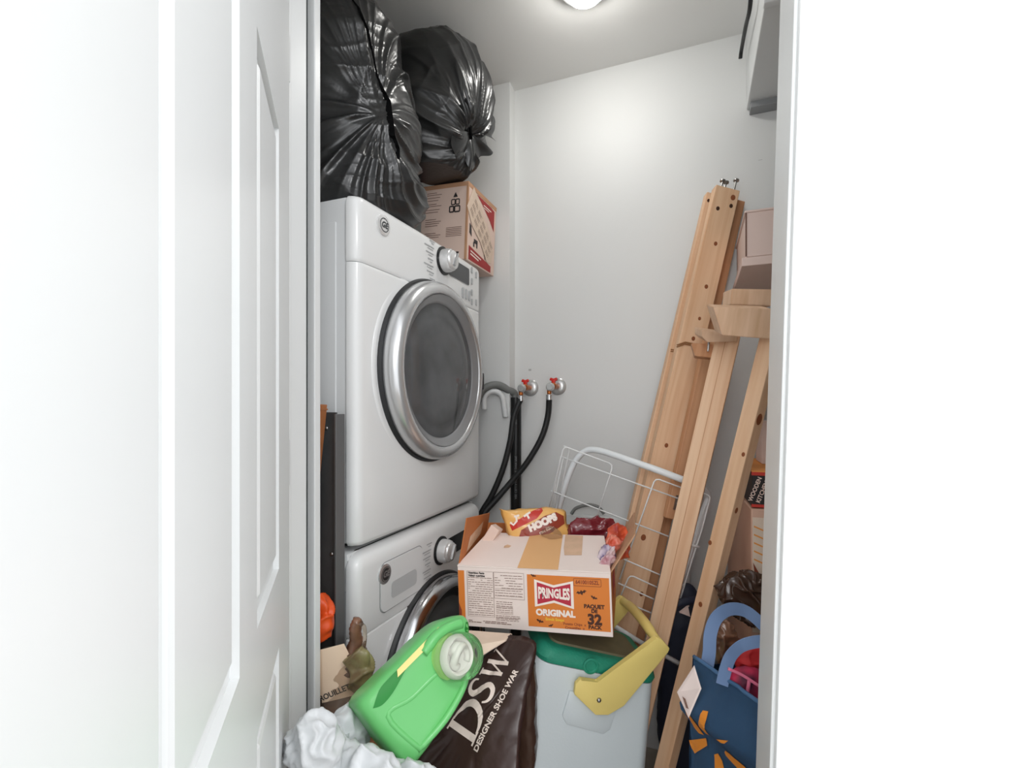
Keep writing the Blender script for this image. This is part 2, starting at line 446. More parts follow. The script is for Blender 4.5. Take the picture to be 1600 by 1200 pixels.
# ------------------------------------------------------------------ dryer on washer.  local: x to the right along the front, y into the machine, z up
def ring_uy(w, ins, x0=0, x1=.70, r=.026, depth=.03, drop=0):
    """outline of a front moulding seen from above: rounded front corners, open back at y=depth"""
    P = []; a0, a1 = x0+ins, x1-ins; f = ins*.8
    P.append(V((a0, depth, w)))
    for k in range(9):
        a = math.pi+math.pi/2*k/8; P.append(V((a0+r+r*math.cos(a), r+r*math.sin(a)+f, w)))
    for k in range(1, 8):
        t = k/8; P.append(V((a0+r+(a1-a0-2*r)*t, f-.006*math.sin(math.pi*t), w)))
    for k in range(9):
        a = 1.5*math.pi+math.pi/2*k/8; P.append(V((a1-r+r*math.cos(a), r+r*math.sin(a)+f, w)))
    P.append(V((a1, depth, w))); return P
def front_y(u, x0=0, x1=.70, r=.026):
    t = (u-x0-r)/(x1-x0-2*r); return -.006*math.sin(math.pi*max(0, min(1, t)))
def fdecal(bm, off=.0018):
    """lay a drawing made in (u,w) on the curved front"""
    for v in bm.verts: v.co = V((v.co.x, front_y(v.co.x)-off-v.co.z, v.co.y))
    return bm
def disc(u, w, prof, seg=64):
    """lathe about the outward normal of the front: profile (r, outwards)"""
    M = Matrix.Translation((u, 0, w)) @ Matrix.Rotation(math.pi/2, 4, 'X')
    return lathe(prof, seg, M)
def porthole(t, u, w, dark):
    ring = obj('door_ring', disc(u, w, [(.262, .008), (.266, .016), (.265, .034), (.258, .048), (.246, .056), (.236, .057), (.228, .052), (.226, .044)], 96), 'silver' if not dark else 'chrome', t, 'all', False)
    obj('door_gasket', disc(u, w, [(.24, 0), (.272, 0), (.274, .006), (.270, .013), (.24, .013)], 96), 'gasket', ring, True, False)
    obj('door_bezel', disc(u, w, [(.226, .05), (.222, .047), (.208, .040), (.202, .036), (.199, .03)], 96), 'gasket' if dark else 'bezel', ring, 'all', False)
    obj('door_glass', disc(u, w, [(.203, .034), (.17, .041), (.12, .047), (.06, .05), (0, .051), ], 96), 'door_glass', t, 'all', False)
    obj('drum_opening', disc(u, w, [(.222, .03), (.205, .022), (.195, .014), (.16, .012), (.155, .020), (.13, .014), (.06, .010), (0, .009)], 96), 'drum', t, 'all', False)
    obj('door_latch', B((u+.244, u+.262, -.056, -.03, w-.05, w+.01), bev=.005), 'gasket', t, False, False)
def control(t, u, w, dark):
    M = Matrix.Translation((u, front_y(u), w)) @ Matrix.Rotation(math.pi/2, 4, 'X')
    obj('dial_ring', lathe([(.0, 0), (.044, 0), (.044, .004), (.036, .006), (0, .006)], 40, M), 'black_plastic', t, True, False)
    k = obj('knob', lathe([(.036, .005), (.036, .022), (.033, .032), (.030, .034), (.028, .040), (.022, .043), (0, .043)], 40, M), 'badge_silver', t, True, False)
    obj('knob_grip', B((-.005, .005, -.024, .024, .041, .049), bev=.002, M=M @ Matrix.Rotation(-.5, 4, 'Z')), 'silver', k, True, False)
    obj('display', fdecal(prism(rrect(u+.035, u+.186, w-.034, w+.024, .006), .0015)), 'display_dark' if dark else 'display', t, False, False)
    # cycle names round the dial
    L = []
    for i in range(7):
        y = w+.038-i*.019; ln = .03+.012*((i*5) % 3)
        x1 = u-.052-.012*math.sin(math.pi*(i+.5)/7)
        L += [(x1-ln, x1, y, y+.0035), (x1-ln*.7, x1-.006, y-.007, y-.0045)]
    obj('dial_printing', fdecal(rects(L)), 'ink_pale', t, False, False)
    # push buttons and their words
    for i in range(3):
        x = u+.13+i*.026
        obj('button', fdecal(prism(rrect(x, x+.012, w-.088, w-.052, .005), .003)), 'button_grey' if not (dark and i == 1) else 'button_green', t, False, False)
    for x, y in ((.205, .028), (.205, -.012), (.205, -.052), (.205, -.085), (.243, .02), (.243, -.08)):
        obj('button', fdecal(prism(rrect(u+x, u+x+.012, w+y-.012, w+y+.01, .004), .002)), 'button_grey', t, False, False)
def badge(t, u, w, dark):
    M = Matrix.Translation((u, front_y(u, )-.0005, w)) @ Matrix.Rotation(math.pi/2, 4, 'X')
    b = obj('badge', lathe([(0, 0), (.026, 0), (.026, .003), (.022, .0045), (0, .0045)], 40, M), 'silver' if dark else 'badge_silver', t, True, False)
    if dark: obj('badge_face', lathe([(0, .005), (.0195, .005), (.0195, .0046)], 32, M), 'gasket', b, False, False)
    m2 = 'silver' if dark else 'groove'
    ring = line_loop([(.017*math.cos(a*math.pi/12), .017*math.sin(a*math.pi/12)) for a in range(24)], .0022, z=.0054)
    obj('badge_monogram', join(ring, text('GE', .021, bold=.0006, z=.0056, shear=.25)), m2, b, False, False); b.children[-1].data.transform(M)
DRY = Matrix(((0, -1, 0, -.75), (1, 0, 0, .923), (0, 0, 1, .902), (0, 0, 0, 1)))
dt = thing('dryer', 'white front-loading dryer stacked on top of the washer', 'dryer', DRY)
obj('cabinet', B((.003, .697, .03, .70, .012, .848), bev=.008), 'appliance_side', dt, True, False)
obj('side_panel', B((-.001, .006, .062, .66, .06, .79), bev=.003), 'appliance_side', dt, True, False)
for x in (.06, .64):
    for y in (.08, .62): obj('foot', B((x-.02, x+.02, y-.02, y+.02, -.006, .014), bev=.003), 'gasket', dt, False, False)
obj('front_panel', loft([ring_uy(.008, .008), ring_uy(.014, .002), ring_uy(.02, 0)]+[ring_uy(.02+.66*k/6, 0) for k in range(1, 7)]+[ring_uy(.688, .0005), ring_uy(.6895, .002)]), 'appliance', dt, True, False)
obj('control_panel', loft([ring_uy(.6908, .002), ring_uy(.693, .0003), ring_uy(.70, -.001)]+[ring_uy(.70+.13*k/3, -.001) for k in range(1, 4)]+[ring_uy(.84, .001), ring_uy(.847, .005), ring_uy(.851, .012)]), 'appliance', dt, True, False)
obj('door_surround', disc(.348, .449, [(.274, -.004), (.296, -.004), (.294, .002), (.286, .0035), (.276, .002)], 96), 'appliance', dt, 'all', False)
porthole(dt, .348, .449, False); control(dt, .405, .80, False); badge(dt, .099, .806, False)
WSH = Matrix(((0, -1, 0, -.75), (1, 0, 0, .923), (0, 0, 1, 0), (0, 0, 0, 1)))
wt = thing('washer', 'white front-loading washer with detergent drawer standing under the dryer', 'washer', WSH)
obj('cabinet', B((.003, .697, .03, .70, .02, .892), bev=.008), 'appliance_side', wt, True, False)
for x in (.06, .64):
    for y in (.08, .62): obj('foot', lathe([(0, 0), (.022, 0), (.02, .02), (.01, .03), (0, .03)], 16, Matrix.Translation((x, y, 0))), 'gasket', wt, False, False)
obj('front_panel', loft([ring_uy(.03, .004), ring_uy(.035, 0)]+[ring_uy(.035+.65*k/6, 0) for k in range(1, 7)]+[ring_uy(.687, .001), ring_uy(.6885, .004)]), 'appliance', wt, True, False)
obj('control_panel', loft([ring_uy(.6895, .004), ring_uy(.692, .0005), ring_uy(.70, -.001)]+[ring_uy(.70+.15*k/4, -.001) for k in range(1, 5)]+
    [ring_uy(.85+.042*math.sin(a), -.001+.042*(1-math.cos(a)), r=.026) for a in [math.pi/2*k/8 for k in range(1, 8)]]), 'appliance', wt, True, False)
bd = B((-.002, .004, .031, .05, .02, .80)); obj('side_seam', bd, 'seam_grey', wt, False, False)
# detergent drawer
dr = obj('detergent_drawer', fdecal(prism(rrect(.088, .278, .718, .842, .02), .002)), 'appliance', wt, True, False)
obj('drawer_gap', fdecal(line_loop(rrect(.086, .280, .716, .844, .021), .0018), .0012), 'ink_grey', dr, False, False)
slot = prism(rrect(.128, .246, .742, .785, .012), .0006, z0=.0022); obj('drawer_grip', fdecal(slot), 'grip_grey', dr, False, False)
obj('grip_rim', fdecal(line_loop(rrect(.126, .248, .739, .788, .013), .005), .004), 'appliance', dr, False, False)
obj('drawer_mark', fdecal(rects([(.262, .270, .772, .776), (.262, .270, .78, .783), (.262, .266, .787, .79)]), .0035), 'ink_grey', dr, False, False)
badge(wt, .105, .815, True); control(wt, .388, .795, True); porthole(wt, .356, .458, True)

# ------------------------------------------------------------------ black bin bags and the carton on the dryer
DT_ = 1.7545
c1 = V((-.98, 1.10, 2.13))
def sharp(v):
    """one sharp-ridged noise, 0..1"""
    return max(0, 1-abs(noise.noise(v))*2.4)**2
def section_body(secs, n, m, fn, e=.85):
    """upright bag lofted from (z, cx, cy, rx, ry) sections, displaced by fn(point, outward)"""
    rings = []
    Z = catmull([V((z, cx, cy)) for z, cx, cy, rx, ry in secs], 12); R2 = catmull([V((z, rx, ry)) for z, cx, cy, rx, ry in secs], 12)
    N_ = len(Z); idx = [(N_-1)*k/m for k in range(m+1)]
    for q in idx:
        i = min(int(q), N_-2); f = q-i; A = Z[i].lerp(Z[i+1], f); r = R2[i].lerp(R2[i+1], f); ring = []
        for k in range(n):
            t_ = 2*math.pi*k/n; cx, sx_ = math.cos(t_), math.sin(t_)
            o = V((math.copysign(abs(cx)**e, cx)*r.y, math.copysign(abs(sx_)**e, sx_)*r.z, 0)); p = V((A.y, A.z, A.x))+o
            ring.append(p+o.normalized()*fn(p, o))
        rings.append(ring)
    return loft(rings)
Q1 = at(612, 215, 1.33)
def bag1(p, o):
    q = p-Q1; a_, b_ = q.dot(RIGHT), q.dot(UP)*.42; r = math.hypot(a_, b_); c_, s_ = (a_/r, b_/r) if r else (1, 0)
    d = noise.noise(p*4.5)*.03+.010*(sharp(p*5.5+V((2, 8, 1)))-.3)
    d += .020*(sharp(V((c_*1.6, s_*3.4, r*.6+7)))-.35)*min(1, r/.07)*math.exp(-r/.45)
    d += .006*(sharp(V((c_*3.5, s_*9, r*.8+2)))-.3)*min(1, r/.06)*math.exp(-r/.30)
    d += .0014*(sharp(V((c_*8, s_*22, r*.8+5)))-.3)*min(1, r/.06)*math.exp(-r/.25)
    d += .010*(sharp(V((p.x*1.6+p.y*1.6, p.z*7+.8*noise.noise(p*2)-p.y*2, 4.2)))-.3)
    d += .0025*(sharp(V((p.x*4+p.y*4, p.z*26+1.2*noise.noise(p*3)-p.y*6, 1.2)))-.3)
    return d
bm = section_body([(DT_, -.99, 1.09, .20, .15), (DT_+.015, -.985, 1.09, .225, .165), (1.83, -.98, 1.095, .235, .18), (1.96, -.975, 1.105, .235, .185), (2.12, -.975, 1.10, .235, .185), (2.25, -.98, 1.085, .215, .165),
                   (2.37, -.985, 1.02, .17, .12), (2.45, -.99, .99, .12, .075), (2.50, -.99, .97, .06, .04)], 420, 330, bag1)
tip = at(656, 326, 1.40); c0 = V((-.80, 1.23, 1.85))
for v in bm.verts:
    d = (v.co-c0).length
    if d < .17:
        f = (1-d/.17)**2; v.co += (tip-c0)*f*.9
    if v.co.z < DT_+.002: v.co.z = DT_+.0004*random.random()
tree1 = bvh(bm)
t = thing('bin_bag', 'tall black plastic bin bag on the dryer, the nearer one with a dark seam', 'bag', (c1.x, c1.y, DT_), group='black bin bags on the dryer')
obj('bag_body', bm, 'bag_black', t, 'all')
seam = [(548, -4), (560, 12), (574, 46), (578, 66), (585, 95), (589, 118), (597, 138), (606, 158), (609, 186), (612, 212), (620, 232), (624, 254)]
wid = [.002, .003, .0035, .003, .0025, .0025, .004, .008, .009, .009, .008, .002]
bm = bmesh.new(); pr = None
dense = []
for i in range(len(seam)-1):
    for k in range(4):
        f = k/4; dense.append((seam[i][0]*(1-f)+seam[i+1][0]*f, seam[i][1]*(1-f)+seam[i+1][1]*f, wid[i]*(1-f)+wid[i+1]*f))
for (px, py, wd) in dense:
    d = ray(px, py); h = tree1.ray_cast(CAM, d)
    if h[0] is None: continue
    p = h[0]-d*.007
    q = (bm.verts.new(p-RIGHT*wd), bm.verts.new(p+RIGHT*wd))
    if pr: bm.faces.new((pr[0], pr[1], q[1], q[0]))
    pr = q
obj('seam', bm, 'bag_seam', t)
# second bag, gathered into a knot on its right side
c2 = at(676, 178, 1.66); knot = at(741, 206, 1.60); ax2 = (knot-c2).normalized()
def bag2(d, p):
    ang = d.angle(ax2); u = (UP-ax2*UP.dot(ax2)).normalized(); v_ = ax2.cross(u); h = math.hypot(d.dot(u), d.dot(v_)) or 1
    c_, s_ = d.dot(u)/h, d.dot(v_)/h
    fade = min(1, ang*2.2)
    r = noise.noise(p*5+V((9, 2, 1)))*.03
    r += .030*(sharp(V((c_*1.9, s_*1.9, ang*.5+3)))-.35)*fade*math.exp(-ang/1.6)
    r += .015*(sharp(V((c_*4.2, s_*4.2, ang*1.0+1)))-.3)*fade*math.exp(-ang/1.0)
    r += .006*(sharp(V((c_*11, s_*11, ang*1.5+1)))-.3)*fade*math.exp(-ang/.6)
    r += .004*(sharp(p*9)-.3)
    r -= .055*math.exp(-(ang/.25)**2)                                # dimple at the knot
    return r
bm = blob(c2, (.192, .165, .245), 7, bag2, .9, None)
for v in bm.verts:
    if v.co.z > ZC-.012: v.co.z = ZC-.012-.001*random.random()
    if v.co.y > 1.775: v.co.y = 1.775
    if v.co.z < 2.045 and v.co.x > -.96: v.co.z = 2.045+.0004*random.random()
t2 = thing('bin_bag', 'rounded black plastic bin bag with a gathered knot, behind the taller bag', 'bag', (c2.x, c2.y, 2.0), group='black bin bags on the dryer')
bvh2 = bvh(bm); obj('bag_body', bm, 'bag_black', t2, 'all')
def frill(o, ax, length, r0, r1, a0, a1, pleats, seed, n=96, m=14):
    ax = V(ax).normalized(); u = ax.orthogonal().normalized()
    u = (UP-ax*UP.dot(ax)).normalized(); v_ = ax.cross(u)
    bm = bmesh.new(); R = []
    for j in range(m+1):
        s = j/m; row = []
        for i in range(n+1):
            a = a0+(a1-a0)*i/n
            pl = math.sin(a*pleats+2*noise.noise(V((a*1.3, seed, 0))))
            r = r0+(r1-r0)*s**1.15*(1+.22*noise.noise(V((a*1.5, seed, s))))+.012*pl*s
            l = length*s*(1+.3*noise.noise(V((a*2, seed+5, 0))))-.04*s*s+.012*pl*s
            row.append(bm.verts.new(V(o)+ax*l+(u*math.cos(a)+v_*math.sin(a))*r))
        R.append(row)
    for A, C in zip(R, R[1:]):
        for i in range(n): bm.faces.new((A[i], A[i+1], C[i+1], C[i]))
    return bm
hk0 = bvh2.ray_cast(CAM, ray(736, 207)); k0 = hk0[0]-ray(736, 207)*.004
obj('bag_neck', join(frill(k0, RIGHT*.8+UP*.25-FWD*.4, .085, .012, .105, -1.6, 1.2, 6, 3), frill(k0, RIGHT*.7-UP*.35-FWD*.4, .055, .012, .105, 1.9, 4.6, 6, 8)), 'bag_black', t2, 'all')
obj('neck_tie', tube([k0+(UP*math.cos(a)+FWD*math.sin(a))*.016 for a in [2*math.pi*k/16 for k in range(16)]], .005, 8, closed=True), 'bag_seam', t2, 'all')

# carton with red print, leaning out over the control panel
cb0, cbw, cbd, cbh = V((-.948, 1.515, DT_+.0005)), .188, .25, .272
M = Matrix.Translation(cb0) @ Matrix.Translation((cbw, 0, 0)) @ Matrix.Rotation(math.radians(2.5), 4, 'Y') @ Matrix.Translation((-cbw, 0, .009))
t = thing('carton', 'pale cardboard carton with red print on the dryer under the black bags', 'box', M)
obj('carton_body', B((0, cbw, 0, cbd, 0, cbh), bev=.002), 'carton_pale', t, False, False)
obj('top_strip', join(B((-.001, cbw+.001, -.001, cbd+.001, cbh-.014, cbh+.001)), B((cbw-.006, cbw+.0012, -.0012, .006, 0, cbh))), 'kraft', t, False, False)
FM = frame((0, -.0008, 0), (1, 0, 0), (0, 0, 1))
SM = frame((cbw+.0008, 0, 0), (0, 1, 0), (0, 0, 1))
L = []
for i, y in enumerate((.245, .238, .228, .218, .205, .198, .185, .176, .15, .142, .135, .127, .10, .093, .085, .06, .052, .03)):
    ln = .045+.02*((i*7) % 4)/3; L.append((.018, .018+ln, y-.001, y+.001))
for i, y in enumerate((.115, .109, .103, .097, .091, .085)): L.append((.105, .168, y-.001, y+.001))
obj('small_print', rects(L, FM), 'ink_brown', t, False, False)
obj('side_print', rects([(.002, .014, .16, .255)], FM), 'red_print', t, False, False)
for nm, m, fm, bms in (
    ('handling_mark', 'ink_dark', FM, [flat([(.13, .222), (.148, .222), (.139, .24)]), line_loop(rrect(.124, .138, .196, .214, .003), .004), line_loop(rrect(.141, .155, .196, .214, .003), .004),
          line_loop(rrect(.117, .133, .17, .19, .003), .005), line_loop(rrect(.137, .157, .17, .19, .003), .005), rects([(.143, .160, .012, .028)])]),
    ('red_panel', 'red_print', SM, [flat([(.07, .255), (.2, .255), (.232, .25), (.232, .17), (.19, .2), (.12, .235)]), flat([(.02, .005), (.215, .005), (.215, .03), (.02, .055)])]),
    ('panel_line', 'pr_white', SM, [rects([(.13, .2, .236, .24)], None, .0004), rects([(.13, .18, .228, .231)], None, .0004)]),
    ('panel_line', 'pr_white', SM, [rects([(.03+.0*i, .12-.02*i, .040-.011*i, .045-.011*i)], Matrix.Rotation(-.10, 4, 'Z'), .0006) for i in range(2)]),
    ('picture_print', 'ink_dark', SM, [flat([(.02, .135), (.035, .128), (.04, .09), (.02, .10)])]+[rects([q]) for q in [(.06, .09, .075, .09), (.055, .065, .06, .078), (.08, .09, .062, .076), (.15, .19, .052, .062), (.155, .16, .04, .055), (.18, .186, .04, .055)]])):
    for q in bms: q.transform(fm); obj(nm, q, m, t, False, False)
LM = SM @ Matrix.Translation((.115, .145, .001)) @ Matrix.Rotation(math.radians(-38), 4, 'Z')
lb = obj('shipping_label', prism([(-.135, .05), (-.06, .056), (0, .045), (.02, .06), (.125, .03), (.14, -.02), (.115, -.05), (.03, -.043), (-.05, -.06), (-.12, -.045)], .0008, LM), 'label_cream', t, False, False)
L = []
for i in range(5):
    for j in range(3):
        x, y = -.10+i*.044, -.034+j*.026
        for k in range(3): L.append((x, x+.034-.004*((i+k) % 3), y+k*.006, y+k*.006+.0022))
obj('label_print', rects(L, LM, .001), 'ink_brown', lb, False, False)

# ------------------------------------------------------------------ left of the machines
def leaning(px0, py0, z0, px1, py1, z1): return at(px0, py0, z0), at(px1, py1, z1)
t = thing('metal_rail', 'black metal rail with rivets standing between door jamb and washer', 'rail', (-.79, .885, 0))
RM = Matrix.Translation((-.842, .888, 0)) @ Matrix.Rotation(math.radians(-8), 4, 'Z')
obj('rail_web', B((0, .072, 0, .004, 0, 1.232), bev=.0008, M=RM), 'steel_black', t)
obj('rail_flange', B((.072, .078, -.006, .020, 0, 1.228), bev=.001, M=RM), 'steel_edge', t)
for x, zz in ((.040, 1.195), (.058, .905), (.044, .80), (.05, .5)):
    obj('rivet', lathe([(.0045, 0), (.004, .002), (.002, .0032), (0, .0034)], 12, RM @ Matrix.Translation((x, 0, zz)) @ Matrix.Rotation(math.pi/2, 4, 'X')), 'steel', t, 'all')
a = V((-.93, .835, 0)); b_ = at(503, 632, 1.085)
ax_ = (b_-a); ln = ax_.length
single('wooden_stick', join(B((-.012, .012, -.006, .006, 0, ln), bev=.001), B((-.014, .014, -.0075, -.006, ln-.012, ln-.009))), 'stick_brown', 'thin brown wooden stick leaning beside the black metal rail', 'stick', M=Matrix.Translation(a) @ ax_.to_track_quat('Z', 'Y').to_matrix().to_4x4())
# hidden supports standing on the floor
oc = at(502, 965, 1.055)
bm = blob(oc, (.034, .02, .042), 5, lambda d, p: .012*sharp(p*24)+.016*noise.noise(p*30)-.008*max(0, d.x), .9)
for v in bm.verts:
    if v.co.y > .866: v.co.y = .866
single('orange_bag', bm, 'orange_bag', 'crumpled orange plastic bag tucked in front of the black metal rail', 'bag', smooth='all')
vc = at(522, 1088, 1.055); 
t = thing('vegetable_bag', 'clear plastic vegetable bag with paper label, twisted shut, beside the door jamb', 'bag', (vc.x, vc.y, .32))
single('laundry_basket', loft([[V((-.735+.085+.085*s*math.cos(a), .905+.065*s*math.sin(a), z)) for a in [2*math.pi*k/24 for k in range(24)]] for z, s in ((0, .8), (.02, .85), (.45, 1.0), (.50, 1.0))]), 'kraft_dark', 'brown tub on the floor under the vegetable bag', 'tub', smooth=True)
bb = bpy.data.objects['laundry_basket']; bb.name = 'plastic_tub'; WM['plastic_tub'] = WM['laundry_basket']
def vfn(d, p): return .012*noise.noise(p*18)+.006*ridged(p*30, 3)
vb = blob(vc, (.088, .03, .10), 5, vfn, .9); vb2 = blob(vc, (.075, .022, .085), 4, lambda d, p: .012*noise.noise(p*26), .9)
for q in (vb, vb2):
    for v in q.verts:
        if v.co.z < .504: v.co.z = .504
tree_v = bvh(vb)
obj('vegetables', vb2, 'onion', t, 'all')
film = obj('bag_film', vb, 'clear_film', t, 'all')
nk = [at(556, 1045, 1.05), at(556, 1020, 1.045), at(557, 1002, 1.04), at(555, 985, 1.035), at(559, 972, 1.035), at(564, 968, 1.035)]
obj('twisted_neck', tube(nk, [.03-.0013*i for i in range(14)]+[.0115+.0003*(i % 3) for i in range(12)]+[.009, .007, .005, .003], 14, 6, ripple=.14), 'onion', t, 'all')
obj('neck_loop', tube([at(560, 975, 1.03), at(569, 980, 1.028), at(570, 1000, 1.026), at(566, 1020, 1.03)], .0045, 8, 6), 'clear_film', t, 'all')
lf = [at(545, 1050, 1.0), at(560, 1035, 1.0), at(572, 1020, 1.0), at(580, 1040, 1.0), at(583, 1060, 1.0)]
bm = blob(at(563, 1048, 1.02), (.028, .02, .045), 5, lambda d, p: .010*sharp(p*30)+.008*noise.noise(p*40), 1)
obj('leafy_top', bm, 'leek', t, 'all')
# paper label curving round the front of the bag
LO = at(522, 1052, 1.022)
LMt = frame(LO, RIGHT*.97+UP*.26-FWD*.02, UP)
def bent(bm):
    for v in bm.verts:
        x = v.co.x
        v.co = LMt @ V((x, v.co.y, 0))+FWD*(.5*x*x*6)+UP*(-x*x*1.2)
    return bm
bm = bmesh.new(); bmesh.ops.create_grid(bm, x_segments=14, y_segments=6, size=.5)
for v in bm.verts: v.co = V((v.co.x*.082*(1.12-.2*v.co.y)+v.co.y*-.012, v.co.y*.112, 0))
lab = obj('paper_label', bent(bm), 'paper_label', t, 'all')
tx = text('BROUILLETTE', .0165, Matrix.Translation((-.006, -.040, 0)) @ Matrix.Rotation(.16, 4, 'Z'), .0004); subdiv_long(tx, .01); bent(tx)
bmesh.ops.translate(tx, verts=tx.verts, vec=-FWD*.0008)
obj('label_lettering', tx, 'ink_dark', lab)

# white bin bag the bottle lies in
wc = V((-.50, .695, 0))
def wrink(k, o): return lambda d, p: .35/k*noise.noise(p*k*1.2+V((o, 0, 0)))*.6+.16/k*(sharp(p*k*1.4+V((o, 7, 1)))+.6*sharp(p*k*2.9+V((o, 2, 1))))
bm = blob((wc.x, wc.y, .275), (.19, .105, .275), 6, wrink(10, 1), .78, .002)
rolls = [blob(at(487, 1170, .775), (.045, .03, .05), 5, wrink(16, 2)), blob(at(565, 1225, .785), (.09, .03, .05), 5, wrink(14, 3)),
         blob(at(640, 1245, .80), (.075, .03, .045), 5, wrink(14, 4)), blob(at(540, 1152, .885), (.03, .04, .045), 5, wrink(16, 5)), blob(at(512, 1180, .83), (.045, .03, .04), 5, wrink(16, 6))]
single('white_bag', join(bm, *rolls), 'white_bag', 'crumpled white plastic bag in the doorway, under the green bottle', 'bag', smooth='all')

# green detergent bottle, lying tilted with its cap up to the right
BZ0, BZ1 = .875, 1.0
o0 = at(590, 1150, BZ0); o1 = at(590+.67*175, 1150-.74*175, BZ1)
au = (o1-o0).normalized(); pv = (RIGHT*-.74+UP*.67 - FWD*.10)
BM = frame(o0, au, pv)
if (BM.to_3x3() @ V((0, 0, 1))).dot(FWD) > 0: FL = -1
else: FL = 1
K = BZ0/F_PX*1.03
out = [(0, -62), (-4, -30), (-6, 0), (-6, 34), (-2, 64), (40, 67), (85, 66), (130, 66), (165, 62), (188, 52), (206, 40), (208, 26), (194, 8), (182, -8), (168, -28), (150, -42), (132, -48), (90, -56), (50, -61)]
cl = [V((u*K, v*K, 0)) for u, v in out]
cl = catmull(cl+[cl[0]], 4)[:-1]
cen = V((85*K, 2*K, 0))
def jug_ring(z, ins):
    return [cen+(p-cen)*(1-ins)+V((0, 0, z)) for p in cl]
TH = .105
rings = [jug_ring(-TH/2+TH*s, ins) for s, ins in ((0, .30), (.015, .2), (.05, .1), (.12, .04), (.25, .008), (.5, 0), (.75, .008), (.88, .04), (.95, .1), (.985, .2), (1, .30))]
t = thing('detergent_bottle', 'large green laundry detergent bottle lying tilted in the white bag', 'bottle', BM)
jb = loft(rings); 
for v in jb.verts:
    if v.co.z*FL > TH*.3:
        q = v.co; g = math.sin((q.x/K-30)/120*math.pi) if 30 < q.x/K < 150 else 0
        v.co.z -= FL*.004*g
obj('bottle_body', jb, 'green_plastic', t, 'all', False)
zf = FL*TH/2
# embossed front panel, handle recess, pale shoulder and label edge
pan = [(28, -48), (20, 20), (60, 12), (110, 8), (136, -6), (146, -26), (128, -40), (80, -50)]
pc = catmull([V((u*K, v*K, 0)) for u, v in pan]+[V((pan[0][0]*K, pan[0][1]*K, 0))], 5)[:-1]
obj('embossed_rim', tube([p+V((0, 0, zf-FL*.0050)) for p in pc], .0068, 8, closed=True), 'green_plastic', t, 'all', False)
rec = [(p.x, p.y) for p in catmull([V((x, y, 0)) for x, y in ((10, 44), (30, 56), (52, 58), (70, 57), (84, 53), (66, 46), (42, 39), (22, 38), (10, 44))], 4)[:-1]]
mat('green_dark', (22, 130, 44), .5)  # flat darker green stands in for shade inside the handle hollow and grip opening
def on_jug(uv, off):
    """points of the drawing laid on the bottle's front"""
    tr = bvh_j; P = []
    for u, v in uv:
        h = tr.ray_cast(V((u*K, v*K, FL*.2)), V((0, 0, -FL))); P.append((h[0] if h[0] else V((u*K, v*K, zf)))+V((0, 0, FL*off)))
    return P
jt = loft(rings); bvh_j = bvh(jt); jt.free()
def patch(uv, h=.0012, n=5):
    dense = []
    for i in range(len(uv)):
        a, b = V(uv[i]), V(uv[(i+1) % len(uv)])
        for k in range(n): dense.append(a+(b-a)*k/n)
    bm = flat([(p.x, p.y) for p in dense]); subdiv_long(bm, 10)
    P = on_jug([(v.co.x, v.co.y) for v in bm.verts], h)
    for v, p in zip(bm.verts, P): v.co = p
    return bm
obj('handle_recess', patch(rec), 'green_dark', t, 'all', False)
obj('yellow_label', patch([(60, 50), (66, 58), (156, 58), (154, 51), (110, 49)], .003), 'label_yellow', t, 'all', False)
obj('hand_grip', tube([on_jug([p], -.002)[0] for p in ((112, 46), (140, 50), (168, 45), (190, 34))], [.009]*3+[.011]*20+[.009]*3, 12, 6), 'green_plastic', t, 'all', False)
obj('grip_opening', patch([(184, 14), (188, 24), (198, 30), (203, 26), (196, 16)], .001), 'green_dark', t, 'all', False)
cc = V((143*K, 10*K, zf-FL*.016)); cax = V((.22, -.22, FL*1.0)).normalized()
CM = Matrix.Translation(cc) @ cax.to_track_quat('Z', 'Y').to_matrix().to_4x4()
obj('neck_collar', lathe([(.0, 0), (.043, 0), (.043, .010), (.040, .014), (.034, .016), (0, .016)], 40, CM), 'green_pale', t, True, False)
sp = obj('pour_spout', lathe([(.034, .018), (.034, .030), (.030, .036), (.026, .034), (.024, .030), (0, .028)], 32, CM), 'spout_white', t, True, False)
obj('spout_lip', tube([CM @ V((.018*math.cos(a), .018*math.sin(a), .032+.016*max(0, math.cos(a-.9)))) for a in [-2.0+5.0*k/18 for k in range(19)]], .0065, 8), 'spout_white', sp, 'all', False)
obj('spout_tongue', B((-.008, .012, -.012, .012, .026, .052), bev=.006, M=CM @ Matrix.Rotation(.9, 4, 'Z') @ Matrix.Rotation(.35, 4, 'Y')), 'spout_white', sp, 'all', False)
obj('clear_cap', lathe([(.044, .008), (.0455, .012), (.044, .03), (.041, .056), (.038, .062), (.030, .065), (0, .0655), (0, .063), (.029, .0625), (.036, .059), (.0395, .05), (.042, .028), (.042, .008)], 40, CM), 'cap_clear', t, 'all', False)

